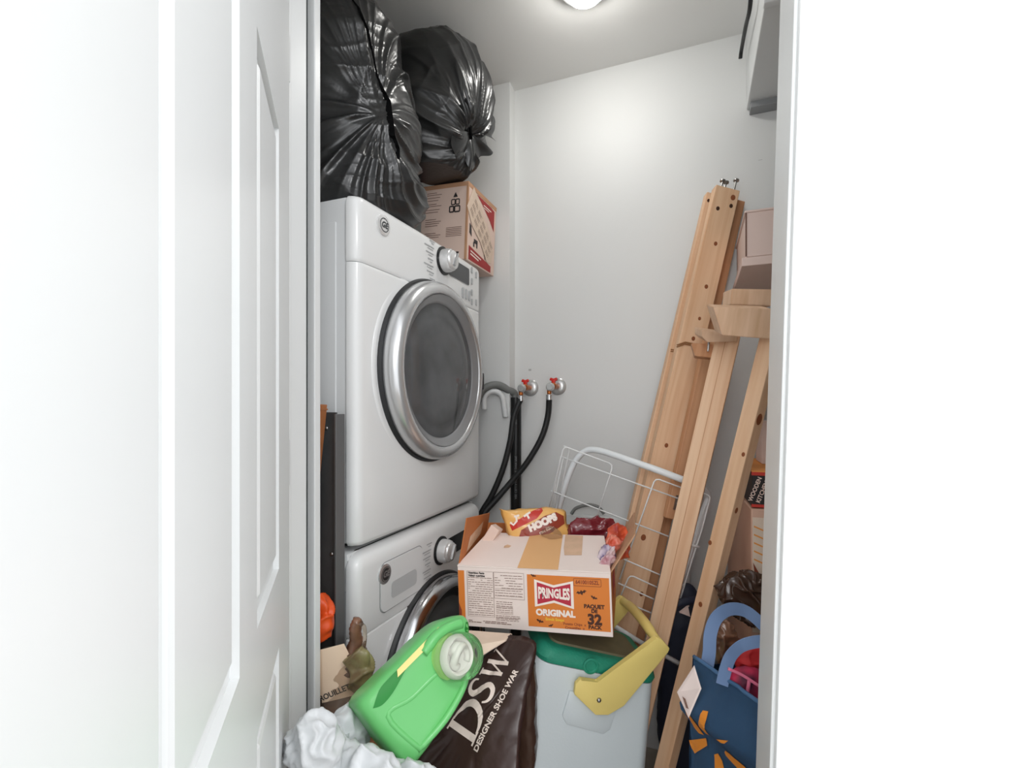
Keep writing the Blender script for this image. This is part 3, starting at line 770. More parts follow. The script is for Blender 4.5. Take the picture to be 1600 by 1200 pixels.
# ------------------------------------------------------------------ brown shopping bag with cream print
def pillow(poly, T, sub=9, rings=9, fn=None, M=None, back=.5):
    """stuffed flat bag from an outline (local x,y), bulging +-z (front is +z)"""
    P = catmull([V((x, y, 0)) for x, y in poly]+[V((*poly[0], 0))], sub)[:-1]; c = sum(P, V((0, 0, 0)))/len(P); bm = bmesh.new(); n = len(P)
    def side(sg, amp):
        R = []
        for j in range(1, rings):
            s_ = 1-j/rings; h = amp*(1-s_**2.2)**.6
            R.append([bm.verts.new(c+(p-c)*s_+V((0, 0, sg*h))) for p in P])
        top = bm.verts.new(c+V((0, 0, sg*amp))); prev = edge
        for r in R:
            for k in range(n): bm.faces.new((prev[k], prev[(k+1) % n], r[(k+1) % n], r[k]) if sg > 0 else (prev[k], r[k], r[(k+1) % n], prev[(k+1) % n]))
            prev = r
        for k in range(n): bm.faces.new((prev[k], prev[(k+1) % n], top) if sg > 0 else (prev[k], top, prev[(k+1) % n]))
    edge = [bm.verts.new(p) for p in P]
    side(1, T); side(-1, T*back)
    bm.normal_update()
    if fn:
        for v in bm.verts: v.co += v.normal*fn(v.co)
    if M is not None: bm.transform(M)
    return bm
def to_local(M, pts):
    """pixels on the plane z=0 of M -> local x,y"""
    o = M.to_translation(); n = M.to_3x3() @ V((0, 0, 1)); Mi = M.inverted(); out = []
    for px, py in pts:
        q = Mi @ onplane(px, py, o, n); out.append((q.x, q.y))
    return out
SO = at(736, 1165, .955)
SX = at(801, 1034, 1.045)-SO
SMt = frame(SO, SX, RIGHT*-.87-UP*.49)
if (SMt.to_3x3() @ V((0, 0, 1))).dot(FWD) > 0: SMt = frame(SO, SX, RIGHT*-.87-UP*.49) @ Matrix.Diagonal((1, 1, -1, 1))
t = thing('shopping_bag', 'dark brown plastic shopping bag with cream lettering between bottle and cooler', 'bag', Matrix.Translation(SO))
WS = SMt
outl = to_local(SMt, [(792, 984), (836, 992), (828, 1040), (812, 1120), (798, 1230), (720, 1330), (630, 1300), (628, 1200), (662, 1130), (715, 1050)])
bm = pillow(outl, .022, 10, 12, lambda p: .006*noise.noise(p*14)+.005*(sharp(V((p.x*9, p.y*22, 1)))-.3)+.003*sharp(p*30), None)
bm.transform(Matrix.Translation((0, 0, -.022)))
tree_s = bvh(bm)
bm.transform(SMt); obj('bag_body', bm, 'brown_bag', t, 'all')
def S(p, w, dx, dy, k): return stroke([(dx+x*k, dy+y*k) for x, y in p], [q*k for q in w])
k = .072
LD = join(S([(0, 0), (.36, 0)], [.06, .06], 0, 0, k), S([(.0, 1), (.36, 1)], [.06, .06], 0, 0, k), S([(.17, 0), (.17, 1)], [.18, .18], 0, 0, k),
    S([(.3, .02)]+[(.34+.56*math.sin(a), .5-.48*math.cos(a)) for a in [math.pi*q/14 for q in range(15)]]+[(.3, .98)], [.06]+[.06+.15*math.sin(math.pi*q/14) for q in range(15)]+[.06], 0, 0, k))
sp_ = catmull([V((x, y, 0)) for x, y in ((.62, .80), (.56, .93), (.38, .98), (.18, .90), (.16, .72), (.3, .57), (.5, .43), (.64, .28), (.58, .09), (.36, .01), (.16, .06), (.06, .2))], 3)
ns = len(sp_)
LS = S([(p.x, p.y) for p in sp_], [.06+.16*math.sin(math.pi*i/(ns-1))**1.6 for i in range(ns)], .070, .008, .062)
LW = [S(p, w, .118, .012, .052) for p, w in (([(0, 1), (.3, 1)], [.06, .06]), ([(.14, 1), (.42, 0)], [.18, .16]), ([(.42, 0), (.66, .85)], [.07, .07]),
          ([(.62, 1), (.90, 0)], [.18, .16]), ([(.90, 0), (1.2, 1)], [.07, .07]), ([(1.06, 1), (1.34, 1)], [.06, .06]))]
for nm, bm in (('letter', LD), ('letter', LS), ('letter', join(*LW)), ('small_lettering', text('DESIGNER SHOE WAR', .0165, Matrix.Translation((-.004, -.014, 0)), .0005, 'LEFT'))):
    subdiv_long(bm, .007); drape(bm, tree_s, V((0, 0, -1)), .0012, .3); bm.transform(SMt)
    obj(nm, bm, 'print_cream', t)
single('brown_wrapper', blob(at(822, 1120, 1.09), (.022, .02, .16), 5, lambda d, p: .006*ridged(p*20, 3), .8), 'brown_gloss', 'glossy dark brown plastic film squeezed between shopping bag and cooler', 'wrapper', smooth='all')
P4 = [at(722, 984, 1.17), at(800, 990, 1.13), at(790, 1000, 1.10), at(741, 1030, 1.06), at(730, 1010, 1.08)]
n_ = (P4[1]-P4[0]).cross(P4[4]-P4[0]).normalized()
bm = bmesh.new(); a_ = [bm.verts.new(p) for p in P4]; b4 = [bm.verts.new(p+n_*.004+UP*.001) for p in P4]
bm.faces.new(a_); bm.faces.new(b4[::-1])
for i in range(5): bm.faces.new((a_[i], a_[(i+1) % 5], b4[(i+1) % 5], b4[i]))
single('kraft_paper', bm, 'label_cream', 'folded tan paper sheet sticking out below the snack box, by the green bottle', 'paper')

# ------------------------------------------------------------------ cooler
A_, B_ = at(840, 1033, 1.125), at(1026, 1072, 1.16)
xd = (B_-A_); CW = xd.length; CD = .205; CH = .36
CMt = frame(A_, xd, V((0, 0, 1)).cross(xd)); CMt.translation = A_-(CMt.to_3x3() @ V((0, 0, CH)))   # x along the front, y to the back, z up; the box leans to the right
CO = CMt.to_translation(); cc0 = CMt @ V((CW/2, CD/2, 0)); zb = min((CMt @ V((x, y, 0))).z for x in (-.07, CW+.06) for y in (-.01, CD+.01))
single('storage_carton', B((-CW/2+.02, CW/2-.02, -CD/2+.02, CD/2-.02, 0, zb-.002), bev=.003), 'kraft', 'plain brown carton on the floor carrying the cooler', 'box', M=Matrix.Translation((cc0.x, cc0.y, 0)) @ Matrix.Rotation(YAW+.15, 4, 'Z'))
t = thing('cooler', 'white cooler box with green lid and yellow swing handle', 'cooler', CMt)
def cring(z, x0, x1, y0, y1, r): return [V((x, y, z)) for x, y in rrect(x0, x1, y0, y1, r, 6)]
body = []
for f in (0, .04, .2, .4, .6, .8, .92, 1.0):
    fl = .032*(1-f); ins = .01 if f == 0 else 0
    body.append(cring(CH*f, -fl*2.2+ins, CW+fl*1.9-ins, -fl*.2+ins, CD+fl*.3-ins, .034))
obj('cooler_body', loft(body), 'cooler_white', t, True, False)
obj('front_recess', prism([(.092, CH-.05), (.09, CH-.11), (.105, CH-.128), (.20, CH-.134), (.214, CH-.12), (.218, CH-.05)], .006, frame((0, 0, 0), (1, 0, 0), (0, 0, 1)), .0028), 'cooler_white', t, True, False)
LH = .036
lid = [cring(CH+.002, -.001, CW+.001, -.001, CD+.001, .036), cring(CH+.012, -.003, CW+.003, -.003, CD+.003, .036), cring(CH+LH-.012, .002, CW-.002, .002, CD-.002, .036),
       cring(CH+LH-.003, .008, CW-.008, .008, CD-.008, .034), cring(CH+LH, .016, CW-.016, .016, CD-.016, .03)]
ld = obj('lid', loft(lid), 'cooler_green', t, True, False)
obj('lid_gap', loft([cring(CH-.001, .003, CW-.003, .003, CD-.003, .034), cring(CH+.004, .003, CW-.003, .003, CD-.003, .034)]), 'gasket', t, False, False)
obj('lid_top', loft([cring(CH+LH-.001, .03, CW-.03, .03, CD-.03, .024), cring(CH+LH+.004, .034, CW-.034, .034, CD-.034, .022)]), 'cooler_top', ld, True, False)
obj('lid_tab', lathe([(0, 0), (.019, 0), (.019, .002), (.016, .003), (.014, .003), (.012, .001), (0, .001)], 28, Matrix.Translation((.128, -.003, CH+.016)) @ Matrix.Rotation(math.pi/2, 4, 'X')), 'cooler_green', ld, True, False)
# swing handle: a flat arm on the front and on the back, a grip across
CUP = CMt.to_3x3() @ V((0, 0, 1))
HP = frame(CMt @ V((0, -.012, 0)), xd, CUP)
n_h = HP.to_3x3() @ V((0, 0, 1)); HF = 1 if n_h.dot(FWD) < 0 else -1
arm = to_local(HP, [(895, 1080), (897, 1064), (905, 1056), (931, 1063), (1022, 991), (1031, 995), (1043, 1009), (1040, 1016), (972, 1098), (948, 1112), (928, 1112)])
hd_ = obj('handle', prism(arm, HF*.014, HP, .003), 'handle_yellow', t, True)
HPb = HP.copy(); HPb.translation = CMt @ V((0, CD+.014, 0))
obj('handle_arm', prism(arm, -HF*.012, HPb, .003), 'handle_yellow', hd_, True)
e0 = HP @ V((arm[5][0]-.006, arm[5][1]-.010, 0)); e1 = HPb @ V((arm[5][0]-.006, arm[5][1]-.010, 0))
mid = [e0.lerp(e1, f)+UP*(.012*math.sin(math.pi*f)) for f in (0, .15, .35, .65, .85, 1)]
obj('grip', tube(mid, [.011]*4+[.0125]*12+[.011]*6, 14, 4), 'handle_yellow', hd_, 'all')
pv_ = onplane(933, 1088, HP.to_translation(), n_h)
obj('pivot_bolt', lathe([(0, 0), (.0055, 0), (.0055, .002), (.003, .005), (0, .0055)], 16, Matrix.Translation(pv_+n_h*HF*.014) @ (n_h*HF).to_track_quat('Z', 'Y').to_matrix().to_4x4()), 'steel', hd_, 'all')

# ------------------------------------------------------------------ snack carton on the cooler
TL, TR, BL, BR = at(721, 890, 1.20), at(958, 898, 1.11), at(718, 981, 1.20), at(958, 1000, 1.11)
lift = UP*.012
bx = (BR-BL); PWd = bx.length; PH = ((TL-BL).length+(TR-BR).length)/2
PM = frame(BL+lift*.5, bx, V((0, 0, 1)).cross(bx)+V((0, 0, .0)))
PD = .235; tk = .004
t = thing('snack_carton', 'open orange and white printed snack carton resting on the cooler', 'box', PM)
PB = PM
def pobj(name, bm, m, par=None, smooth=False): return obj(name, bm, m, par or t, smooth, False)
pobj('carton_front', B((0, PWd, 0, tk, 0, PH), bev=.0012), 'box_white')
pobj('carton_side', B((0, tk, tk, PD-tk, 0, PH)), 'box_inside')
pobj('carton_side', B((PWd-tk, PWd, tk, PD-tk, 0, PH)), 'box_orange')
pobj('carton_back', B((0, PWd, PD-tk, PD, 0, PH)), 'box_inside')
pobj('carton_bottom', B((tk, PWd-tk, tk, PD-tk, 0, tk)), 'box_inside')
# front flap folded in, tilting up over the contents; tape along its middle
fw = Matrix.Translation((0, 0, PH)) @ Matrix.Rotation(math.radians(13), 4, 'X')
FL_ = .172
flap = pobj('front_flap', join(prism([(.0, 0), (PWd, 0), (PWd-.022, FL_), (.03, FL_)], .003, fw), tube([V((0, .002, PH)), V((PWd, .002, PH))], .0028, 8)), 'box_white')
pobj('kraft_tape', flat([(.155, -.002), (.255, -.002), (.245, FL_-.001), (.155, FL_-.001)], fw, .0036), 'tape_kraft', flap)
pobj('clear_tape', flat([(.262, .065), (.305, .068), (.300, FL_-.004), (.252, FL_-.002), (.256, .10)], fw, .0038), 'tape_clear', flap)
pobj('torn_spot', flat([(.098, .09), (.112, .092), (.116, .102), (.104, .108), (.097, .10)], fw, .0036), 'tape_clear', flap)
lf = Matrix.Translation((0.001, 0, PH)) @ Matrix.Rotation(math.radians(12), 4, 'Y')
lfl = pobj('left_flap', prism([(.006, 0), (PD-.004, 0), (PD-.004, .085), (.006, .122)], .003, lf @ Matrix(((0, 0, 1, -.0015), (1, 0, 0, 0), (0, 1, 0, 0), (0, 0, 0, 1))), .001), 'box_inside')
pobj('flap_tape', flat([(.05, .02), (.16, .04), (.17, .075), (.06, .06)], lf @ Matrix(((0, 0, 1, .002), (1, 0, 0, 0), (0, 1, 0, 0), (0, 0, 0, 1)))), 'tape_clear', lfl)
rf = Matrix.Translation((PWd, 0, PH)) @ Matrix.Rotation(math.radians(33), 4, 'Y')
pobj('right_flap', B((-.0015, .0015, .004, PD-.004, 0, .108), bev=.001, M=rf), 'kraft')
bf = Matrix.Translation((0, PD, PH)) @ Matrix.Rotation(math.radians(-8), 4, 'X')
pobj('back_flap', B((.004, PWd-.004, -.0015, .0015, 0, .052), bev=.001, M=bf), 'box_inside')
# print on the front: u to the right, v up
GM = frame((0, -.0008, 0), (1, 0, 0), (0, 0, 1))
G2 = GM @ Matrix.Translation((0, 0, .0004)); G3 = GM @ Matrix.Translation((0, 0, .0008)); G4 = GM @ Matrix.Translation((0, 0, .0012))
sx = PWd/240.0
U = lambda px: (px-718)*sx
fr = pobj('orange_panel', rects([(U(831), U(957)-.003, .012, PH-.012)], GM), 'box_orange')
pobj('orange_edge', rects([(.001, U(729), .014, PH-.010)], GM), 'box_orange')
pobj('brown_patch', flat([(.001, .014), (U(723), .014), (U(723), .04), (.001, .058)], G2), 'pr_maroon')
# logo: notched banner, red on white
def banner(cx, cy, w_, h_, n_): return [(cx-w_/2, cy-h_/2), (cx, cy-h_/2+n_), (cx+w_/2, cy-h_/2), (cx+w_/2, cy+h_/2), (cx, cy+h_/2-n_), (cx-w_/2, cy+h_/2)]
lx, ly = U(872), PH*.625
pobj('logo_plate', flat(banner(lx, ly, .094, .066, .012), G2), 'pr_white')
pobj('logo_red', flat(banner(lx, ly, .081, .053, .0115), G3), 'pr_red')
tx = text('PRINGLES', .0205, None, .0009, sx=.86)
for v in tx.verts: v.co.y *= 1.35+.55*abs(v.co.x)/.04
tx.transform(G4 @ Matrix.Translation((lx, ly, 0))); pobj('logo_lettering', tx, 'pr_white')
pobj('flavour_lettering', text('ORIGINAL', .0205, G2 @ Matrix.Translation((lx+.002, PH*.315, 0)), .0011), 'pr_white')
pobj('yellow_lettering', text('Snack Snaps', .0092, G2 @ Matrix.Translation((lx, PH*.215, 0)), .0004), 'pr_yellow')
for (py, s_, sz) in ((.135, 'Potato Chips  x', .0085), (.075, 'Croustilles  x', .0085)):
    pobj('maroon_lettering', text(s_, sz, G2 @ Matrix.Translation((U(902), PH*py+.004, 0)), .0002), 'pr_maroon')
for s_, sz, py, bo in (('PAQUET', .0125, .46, .0007), ('DE', .0115, .388, .0007), ('32', .033, .252, .0017), ('PACK', .0118, .135, .0007)):
    pobj('count_lettering', text(s_, sz, G2 @ Matrix.Translation((U(932), PH*py, 0)), bo), 'pr_dark')
cx, cy = U(923), PH*.835
pobj('code_frame', line_loop(rrect(cx-.032, cx+.032, cy-.0085, cy+.0085, .002), .0011, G2), 'pr_maroon')
pobj('code_lettering', text('64100105ZL', .0125, G2 @ Matrix.Translation((cx, cy, 0)), .0004, sx=.86), 'pr_maroon')
BAT = [(-1, .1), (-.6, .42), (-.3, .2), (-.16, .25), (-.1, .5), (0, .38), (.1, .5), (.16, .25), (.3, .2), (.6, .42), (1, .1), (.7, .05), (.55, -.2), (.3, -.05), (0, -.45), (-.3, -.05), (-.55, -.2), (-.7, .05)]
for px, v_, s_, rot in ((841, .90, .0075, -.3), (914, .67, .013, .25), (932, .60, .009, -.4), (849, .17, .010, -.3), (866, .115, .007, .4)):
    pobj('bat_print', flat([(x*s_, y*s_) for x, y in BAT], G2 @ Matrix.Translation((U(px), PH*v_, 0)) @ Matrix.Rotation(rot, 4, 'Z')), 'pr_dark')
# nutrition tables
def lines(x0, x1, y0, y1, n_, seed, h=.0011):
    R = random.Random(seed); L = []
    for i in range(n_):
        y = y1-(y1-y0)*(i+.5)/n_; x = x0
        while x < x1-.004:
            w_ = R.uniform(.004, .014); xe = min(x+w_, x1)
            if R.random() < .9: L.append((x, xe, y-h/2, y+h/2))
            x = xe+.0015
        if R.random() < .12: L.append((x0, x1, y-.002, y-.0016))
    return L
u0, u1, u2, u3 = U(734), U(777), U(778), U(826)
pobj('table_frame', join(line_loop([(u0, PH*.18), (u1, PH*.18), (u1, PH*.93), (u0, PH*.93)], .0009, G2), line_loop([(u2, PH*.50), (u3, PH*.50), (u3, PH*.93), (u2, PH*.93)], .0009, G2), line_loop([(u2+.004, PH*.25), (u3-.03, PH*.25), (u3-.03, PH*.36), (u2+.004, PH*.36)], .0007, G2)), 'ink_brown')
pobj('small_print', rects(lines(u0+.002, u1-.002, PH*.19, PH*.84, 18, 1)+lines(u2+.002, u3-.003, PH*.53, PH*.90, 9, 2)+lines(u2+.004, u3-.03, PH*.26, PH*.46, 6, 3)+lines(u2+.002, u3-.012, PH*.13, PH*.23, 4, 4)+lines(u0, u3-.035, PH*.07, PH*.12, 2, 5, .0016), G2), 'ink_brown')
pobj('table_heading', join(text('Nutrition Facts', .0068, G2 @ Matrix.Translation((u0+.003, PH*.90, 0)), .0003, 'LEFT'), text('Valeur nutritive', .0068, G2 @ Matrix.Translation((u0+.003, PH*.855, 0)), .0003, 'LEFT')), 'ink_dark')
# print on the orange right side
SG = frame((PWd+.0008, 0, 0), (0, 1, 0), (0, 0, 1))
pobj('side_banner', flat(banner(.12, PH*.6, .10, .06, .01), SG), 'pr_red')

# contents of the carton
def PW(x, y, z): return PB @ V((x, y, z))
XD, YD, ZD = [PB.to_3x3() @ V(q) for q in ((1, 0, 0), (0, 1, 0), (0, 0, 1))]
# yellow snack bag
o = at(833, 828, 1.335); HM = frame(o, RIGHT*.98-UP*.06+FWD*.02, UP*.93+FWD*.2)
if (HM.to_3x3() @ V((0, 0, 1))).dot(FWD) > 0: HM = HM @ Matrix.Diagonal((1, 1, -1, 1))
t = thing('crisp_bag', 'yellow bag of corn snacks with white lettering in the open carton', 'bag', HM)
ol = to_local(HM, [(779, 794), (800, 796), (828, 793), (858, 792), (884, 799), (886, 815), (896, 838), (888, 850), (840, 852), (802, 850), (793, 836), (785, 812)])
cb = pillow(ol, .02, 6, 8, lambda p: .004*noise.noise(p*25)+.003*sharp(p*28))
tree_c = bvh(cb)
obj('bag_body', cb, 'chips_yellow', t, 'all', False)
def on_bag(bm, tree, off=.001, L=.01):
    subdiv_long(bm, L); return drape(bm, tree, V((0, 0, -1)), off, .2)
obj('red_stripe', on_bag(flat(to_local(HM, [(800, 829), (796, 820), (832, 798), (846, 793), (848, 798), (838, 810)])), tree_c, .0008), 'chips_red', t, False, False)
obj('white_letter', on_bag(join(*[stroke(q, [.0055]*len(q)) for q in [to_local(HM, z_) for z_ in ([(806, 806), (807, 814), (802, 820), (797, 816)], [(803, 807), (811, 805)], [(818, 807), (828, 800)], [(822, 802), (826, 810)])]]), tree_c, .0018), 'pr_white', t, False, False)
obj('brown_band', on_bag(flat(to_local(HM, [(810, 840), (814, 828), (850, 806), (868, 800), (880, 806), (882, 818), (860, 832), (838, 842)])), tree_c, .0008), 'chips_brown', t, False, False)
a0, a1 = [V(q) for q in to_local(HM, [(824, 827), (870, 806)])]; dd = a1-a0
tx = text('HOOPS', .025, Matrix.Translation((*(a0+a1)/2, 0)) @ Matrix.Rotation(math.atan2(dd.y, dd.x), 4, 'Z'), .0022)
obj('bag_lettering', on_bag(tx, tree_c, .0022), 'pr_white', t, False, False)
a0, a1 = [V(q) for q in to_local(HM, [(838, 835), (868, 821)])]; dd = a1-a0
obj('small_lettering', on_bag(text('Corn Snacks', .0085, Matrix.Translation((*(a0+a1)/2, 0)) @ Matrix.Rotation(math.atan2(dd.y, dd.x), 4, 'Z'), .0003), tree_c, .0022), 'pr_white', t, False, False)
single('clear_wrapper', blob(at(862, 836, 1.30), (.025, .012, .018), 4, lambda d, p: .006*ridged(p*40, 2), 1), 'clear_film', 'crumpled clear film in front of the yellow snack bag', 'wrapper', smooth='all')
def crumple(px, py, z, r, k, amp, sub=5, e=.9, rot=None):
    c = at(px, py, z); bm = blob(None, r, sub, lambda d, p: amp*(noise.noise(p*k)+sharp(p*k*1.2+V((px*.1, 0, 0)))+.5*sharp(p*k*2.5)-.6), e)
    M = Matrix((RIGHT, FWD, UP)).transposed().to_4x4()
    if rot: M = M @ Matrix.Rotation(rot, 4, 'Y')
    bm.transform(Matrix.Translation(c) @ M); return bm
single('maroon_bag', crumple(930, 838, 1.33, (.078, .02, .055), 18, .010), 'maroon_foil', 'crumpled maroon foil bag at the right back of the carton', 'bag', smooth='all')
single('orange_wrapper', crumple(966, 848, 1.225, (.030, .024, .045), 24, .008), 'orange_foil', 'bright orange foil packet at the right side of the carton', 'packet', smooth='all')
single('purple_wrapper', join(crumple(948, 868, 1.17, (.020, .016, .030), 28, .006, rot=.5)), 'purple_foil', 'small purple foil packet by the right edge of the folded flap', 'packet', smooth='all')
single('silver_wrapper', join(crumple(951, 872, 1.15, (.013, .012, .026), 34, .006, rot=.6)), 'white_foil', 'small whitish foil packet below the orange packet in the carton', 'packet', smooth='all')
single('pink_wrapper', crumple(958, 850, 1.175, (.016, .012, .020), 30, .005, rot=-.4), 'salmon_foil', 'small pinkish packet between the purple and orange packets', 'packet', smooth='all')
a = at(771, 833, 1.33)
single('small_carton', B((-.014, .014, -.02, .02, -.03, .02), bev=.002, M=Matrix.Translation(a) @ Matrix.Rotation(.55, 4, FWD) @ Matrix.Rotation(YAW-.3, 4, 'Z')), 'carton_pale', 'small beige packet inside the carton by its left flap', 'packet')

# ------------------------------------------------------------------ taps, hoses and standpipe on the back wall
def tap(px, py, lab):
    p = onplane(px, py, (0, YB, 0), V((0, 1, 0)))
    WMt = Matrix.Translation(p) @ Matrix.Rotation(math.pi/2, 4, 'X')        # local z points out of the wall
    t = thing('supply_tap', lab, 'tap', WMt, 'supply taps on the back wall')
    obj('wall_plate', lathe([(0, 0), (.034, 0), (.034, .004), (.026, .010), (.014, .013), (0, .013)], 32, WMt), 'escutcheon', t, True)
    obj('valve_body', join(lathe([(0, .012), (.010, .012), (.010, .05), (.013, .052), (.013, .075), (.009, .08), (0, .08)], 16, WMt)), 'brass', t, True)
    c = p+V((0, -.064, 0))
    obj('bonnet', lathe([(0, 0), (.016, 0), (.016, .012), (.012, .018), (0, .018)], 20, Matrix.Translation(c+V((-.006, -.018, -.004))) @ Matrix.Rotation(math.pi/2, 4, 'X')), 'escutcheon', t, True)
    h = obj('tap_handle', B((-.007, .007, -.007, .007, .008, .026), bev=.002, M=Matrix.Translation(c)), 'red_plastic', t, True)
    for s_ in (-1, 1): obj('handle_wing', B((-.005, .018, -.004, .004, 0, .012), bev=.003, M=Matrix.Translation(c+V((0, 0, .016))) @ Matrix.Rotation(0 if s_ > 0 else math.pi, 4, 'Z') @ Matrix.Rotation(-.35, 4, 'Y')), 'red_plastic', h, True)
    o_ = c+V((-.014, -.012, -.006))
    obj('outlet', tube([c, c+V((-.008, -.006, 0)), o_, o_+V((0, 0, -.026))], .0085, 12, 5), 'brass', t, 'all')
    return o_+V((0, 0, -.026))
q1 = tap(829, 606, 'left supply tap with red handle, above the black standpipe')
q2 = tap(872, 604, 'right supply tap with red handle and single hose')
def hose(start, pts, lab):
    P = [start+V((0, 0, -.012))]+pts
    t = thing('supply_hose', lab, 'hose', P[-1], 'black washer supply hoses')
    obj('hose_line', tube(P, .0115, 12, 10), 'rubber', t, 'all')
    obj('ferrule', tube([start+V((0, 0, -.002)), start+V((0, 0, -.022))], .0125, 16), 'silver', t, True)
hose(q1, [at(803, 650, 1.88), at(797, 690, 1.875), at(785, 735, 1.87), at(768, 775, 1.87), at(752, 802, 1.87), at(732, 850, 1.87), at(720, 900, 1.87)], 'black hose from the left tap, running down behind the washer')
hose(q2, [at(856, 650, 1.86), at(846, 684, 1.86), at(824, 722, 1.865), at(797, 755, 1.87), at(772, 784, 1.85), at(755, 805, 1.835), at(738, 850, 1.83)], 'black hose from the right tap, crossing the standpipe diagonally')
pp = onplane(804, 640, (0, 1.815, 0), V((0, 1, 0)))
px_, py_ = pp.x+.004, 1.818
zt = onplane(804, 621, (0, 1.815, 0), V((0, 1, 0))).z
t = thing('standpipe', 'black plastic drain standpipe upright in the wall corner', 'pipe', (px_, py_, 0))
obj('pipe_tube', lathe([(.0225, 0), (.0225, zt), (.0195, zt), (.0195, zt-.1), (0, zt-.1)], 28, Matrix.Translation((px_, py_, 0))), 'pipe_black', t, True)
tx = join(text('ABS CELLULAR CORE DWV PIPE', .011, None, .0002, 'LEFT', sx=1.1), text('IPEX  4.5', .010, Matrix.Translation((.30, 0, 0)), .0002, 'LEFT'))
ng = V((.35, -.94, 0)).normalized()
for v in tx.verts:
    s_, h_ = v.co.y, v.co.x; ang = math.atan2(ng.y, ng.x)+s_/.0228
    v.co = V((px_+.0229*math.cos(ang), py_+.0229*math.sin(ang), .87+h_))
obj('pipe_lettering', tx, 'ink_grey', t)
dh = [V((px_, py_, zt-.06)), V((px_, py_, zt+.01)), at(795, 610, 1.93), at(780, 602, 1.92), at(765, 603, 1.91), at(752, 613, 1.90), at(742, 640, 1.90), at(735, 700, 1.90), at(730, 780, 1.9)]
dh[1].x -= .004
single('drain_hose', tube(dh, .0135, 14, 22, ripple=.16), 'hose_grey', 'grey corrugated drain hose bending over into the standpipe', 'hose', smooth='all')
hk = [at(757, 640, 1.915), at(757, 622, 1.915), at(764, 613, 1.915), at(776, 612, 1.915), at(785, 620, 1.915), at(788, 636, 1.915), at(790, 652, 1.915)]
hkM = tube(hk, .011, 10, 6)
single('hose_guide', hkM, 'hook_white', 'pale plastic U-shaped hose guide hanging under the grey drain hose', 'guide', smooth='all')

# ------------------------------------------------------------------ folded white panel with carry handle, against the wall
p0 = onplane(850, 802, (0, 1.80, 0), V((0, 1, 0)))
FP = Matrix.Translation((-.52, 1.80, 0)) @ Matrix.Rotation(math.radians(-1.5), 4, 'X')
t = thing('folding_panel', 'white folded panel with an arched carry handle, low against the back wall', 'panel', FP)
zt_ = p0.z
obj('panel_board', B((0, .50, 0, .02, 0, zt_), bev=.006), 'cupboard', t, True, False)
pts = [onplane(*q, (0, 1.798, 0), V((0, 1, 0))) for q in ((893, 803), (900, 794), (918, 789), (934, 792), (944, 803))]
obj('carry_handle', tube([FP.inverted() @ p for p in pts], .0065, 10, 6), 'hose_grey', t, 'all', False)
# ------------------------------------------------------------------ white wire rack on a bent tube frame
tp = [at(850, 860, 1.60), at(872, 796, 1.60), at(889, 742, 1.60), at(905, 713, 1.595), at(930, 703, 1.57), at(1000, 725, 1.475), at(1060, 747, 1.435), at(1094, 762, 1.445), at(1106, 776, 1.465), at(1098, 805, 1.46), at(1072, 885, 1.46), at(1050, 950, 1.46), at(1014, 1060, 1.46)]
t = thing('wire_rack', 'white wire basket rack with a bent tubular frame leaning behind the snack carton', 'rack', (tp[0]+tp[-1])/2)
obj('tube_frame', tube(tp, .0105, 14, 8), 'tube_white', t, 'all')
obj('lower_bar', tube([at(955, 975, 1.45), at(1000, 1003, 1.44), at(1060, 1036, 1.43)], .007, 10), 'tube_white', t, 'all')
def wire(pts, r=.0022, n=4, nm='wire'): obj(nm, tube(pts, r, 7, n), 'wire_white', t, 'all')
def rectw(q, z0, z1):
    """rounded wire hoop through pixel corners"""
    out = []
    for i, (px, py) in enumerate(q): out.append(at(px, py, z0+(z1-z0)*i/(len(q)-1)))
    return out
def corner(P, r=.012):
    out = [P[0]]
    for a, b, c in zip(P, P[1:], P[2:]):
        out += [b+(a-b).normalized()*r, b+(a-b).normalized()*r*.3+(c-b).normalized()*r*.3, b+(c-b).normalized()*r]
    return out+[P[-1]]
wire(corner(rectw([(856, 800), (881, 697), (958, 726), (931, 812)], 1.50, 1.47)), n=1, nm='wire_hoop')
wire(corner(rectw([(870, 800), (890, 700), (881, 697)], 1.52, 1.50)), n=1, nm='wire_hoop')
wire(corner(rectw([(968, 905), (1024, 747), (1070, 764)], 1.45, 1.42)), n=1, nm='wire_hoop')
wire(corner(rectw([(968, 935), (984, 898), (1036, 922)], 1.43, 1.42)), n=1, nm='wire_hoop')
for q, z0, z1 in (([(878, 714), (1066, 781)], 1.52, 1.42), ([(861, 767), (1052, 841)], 1.51, 1.42), ([(975, 874), (1040, 902)], 1.44, 1.42), ([(966, 911), (1032, 941)], 1.44, 1.42), ([(962, 935), (1028, 962)], 1.435, 1.42)):
    wire(rectw(q, z0, z1), n=1, nm='wire_rail')
for q, z0, z1 in (([(876, 713), (866, 770), (858, 800)], 1.525, 1.53), ([(880, 716), (868, 772), (866, 800)], 1.55, 1.55), ([(861, 767), (872, 772)], 1.51, 1.55)):
    wire(rectw(q, z0, z1), .002, 1, 'wire_upright')
# end hoop of the basket seen between the posts
wire(corner(rectw([(1052, 942), (1098, 770), (1110, 776), (1096, 830), (1086, 860), (1060, 945)], 1.42, 1.41), .006), .0024, 1, 'wire_hoop')
wire(rectw([(1056, 945), (1102, 790)], 1.43, 1.43), .0024, 1, 'wire_rail')
wire(rectw([(1075, 850), (1092, 855)], 1.41, 1.41), .004, 1, 'wire_clip')
wire(rectw([(1060, 912), (1068, 915)], 1.41, 1.41), .004, 1, 'wire_clip')

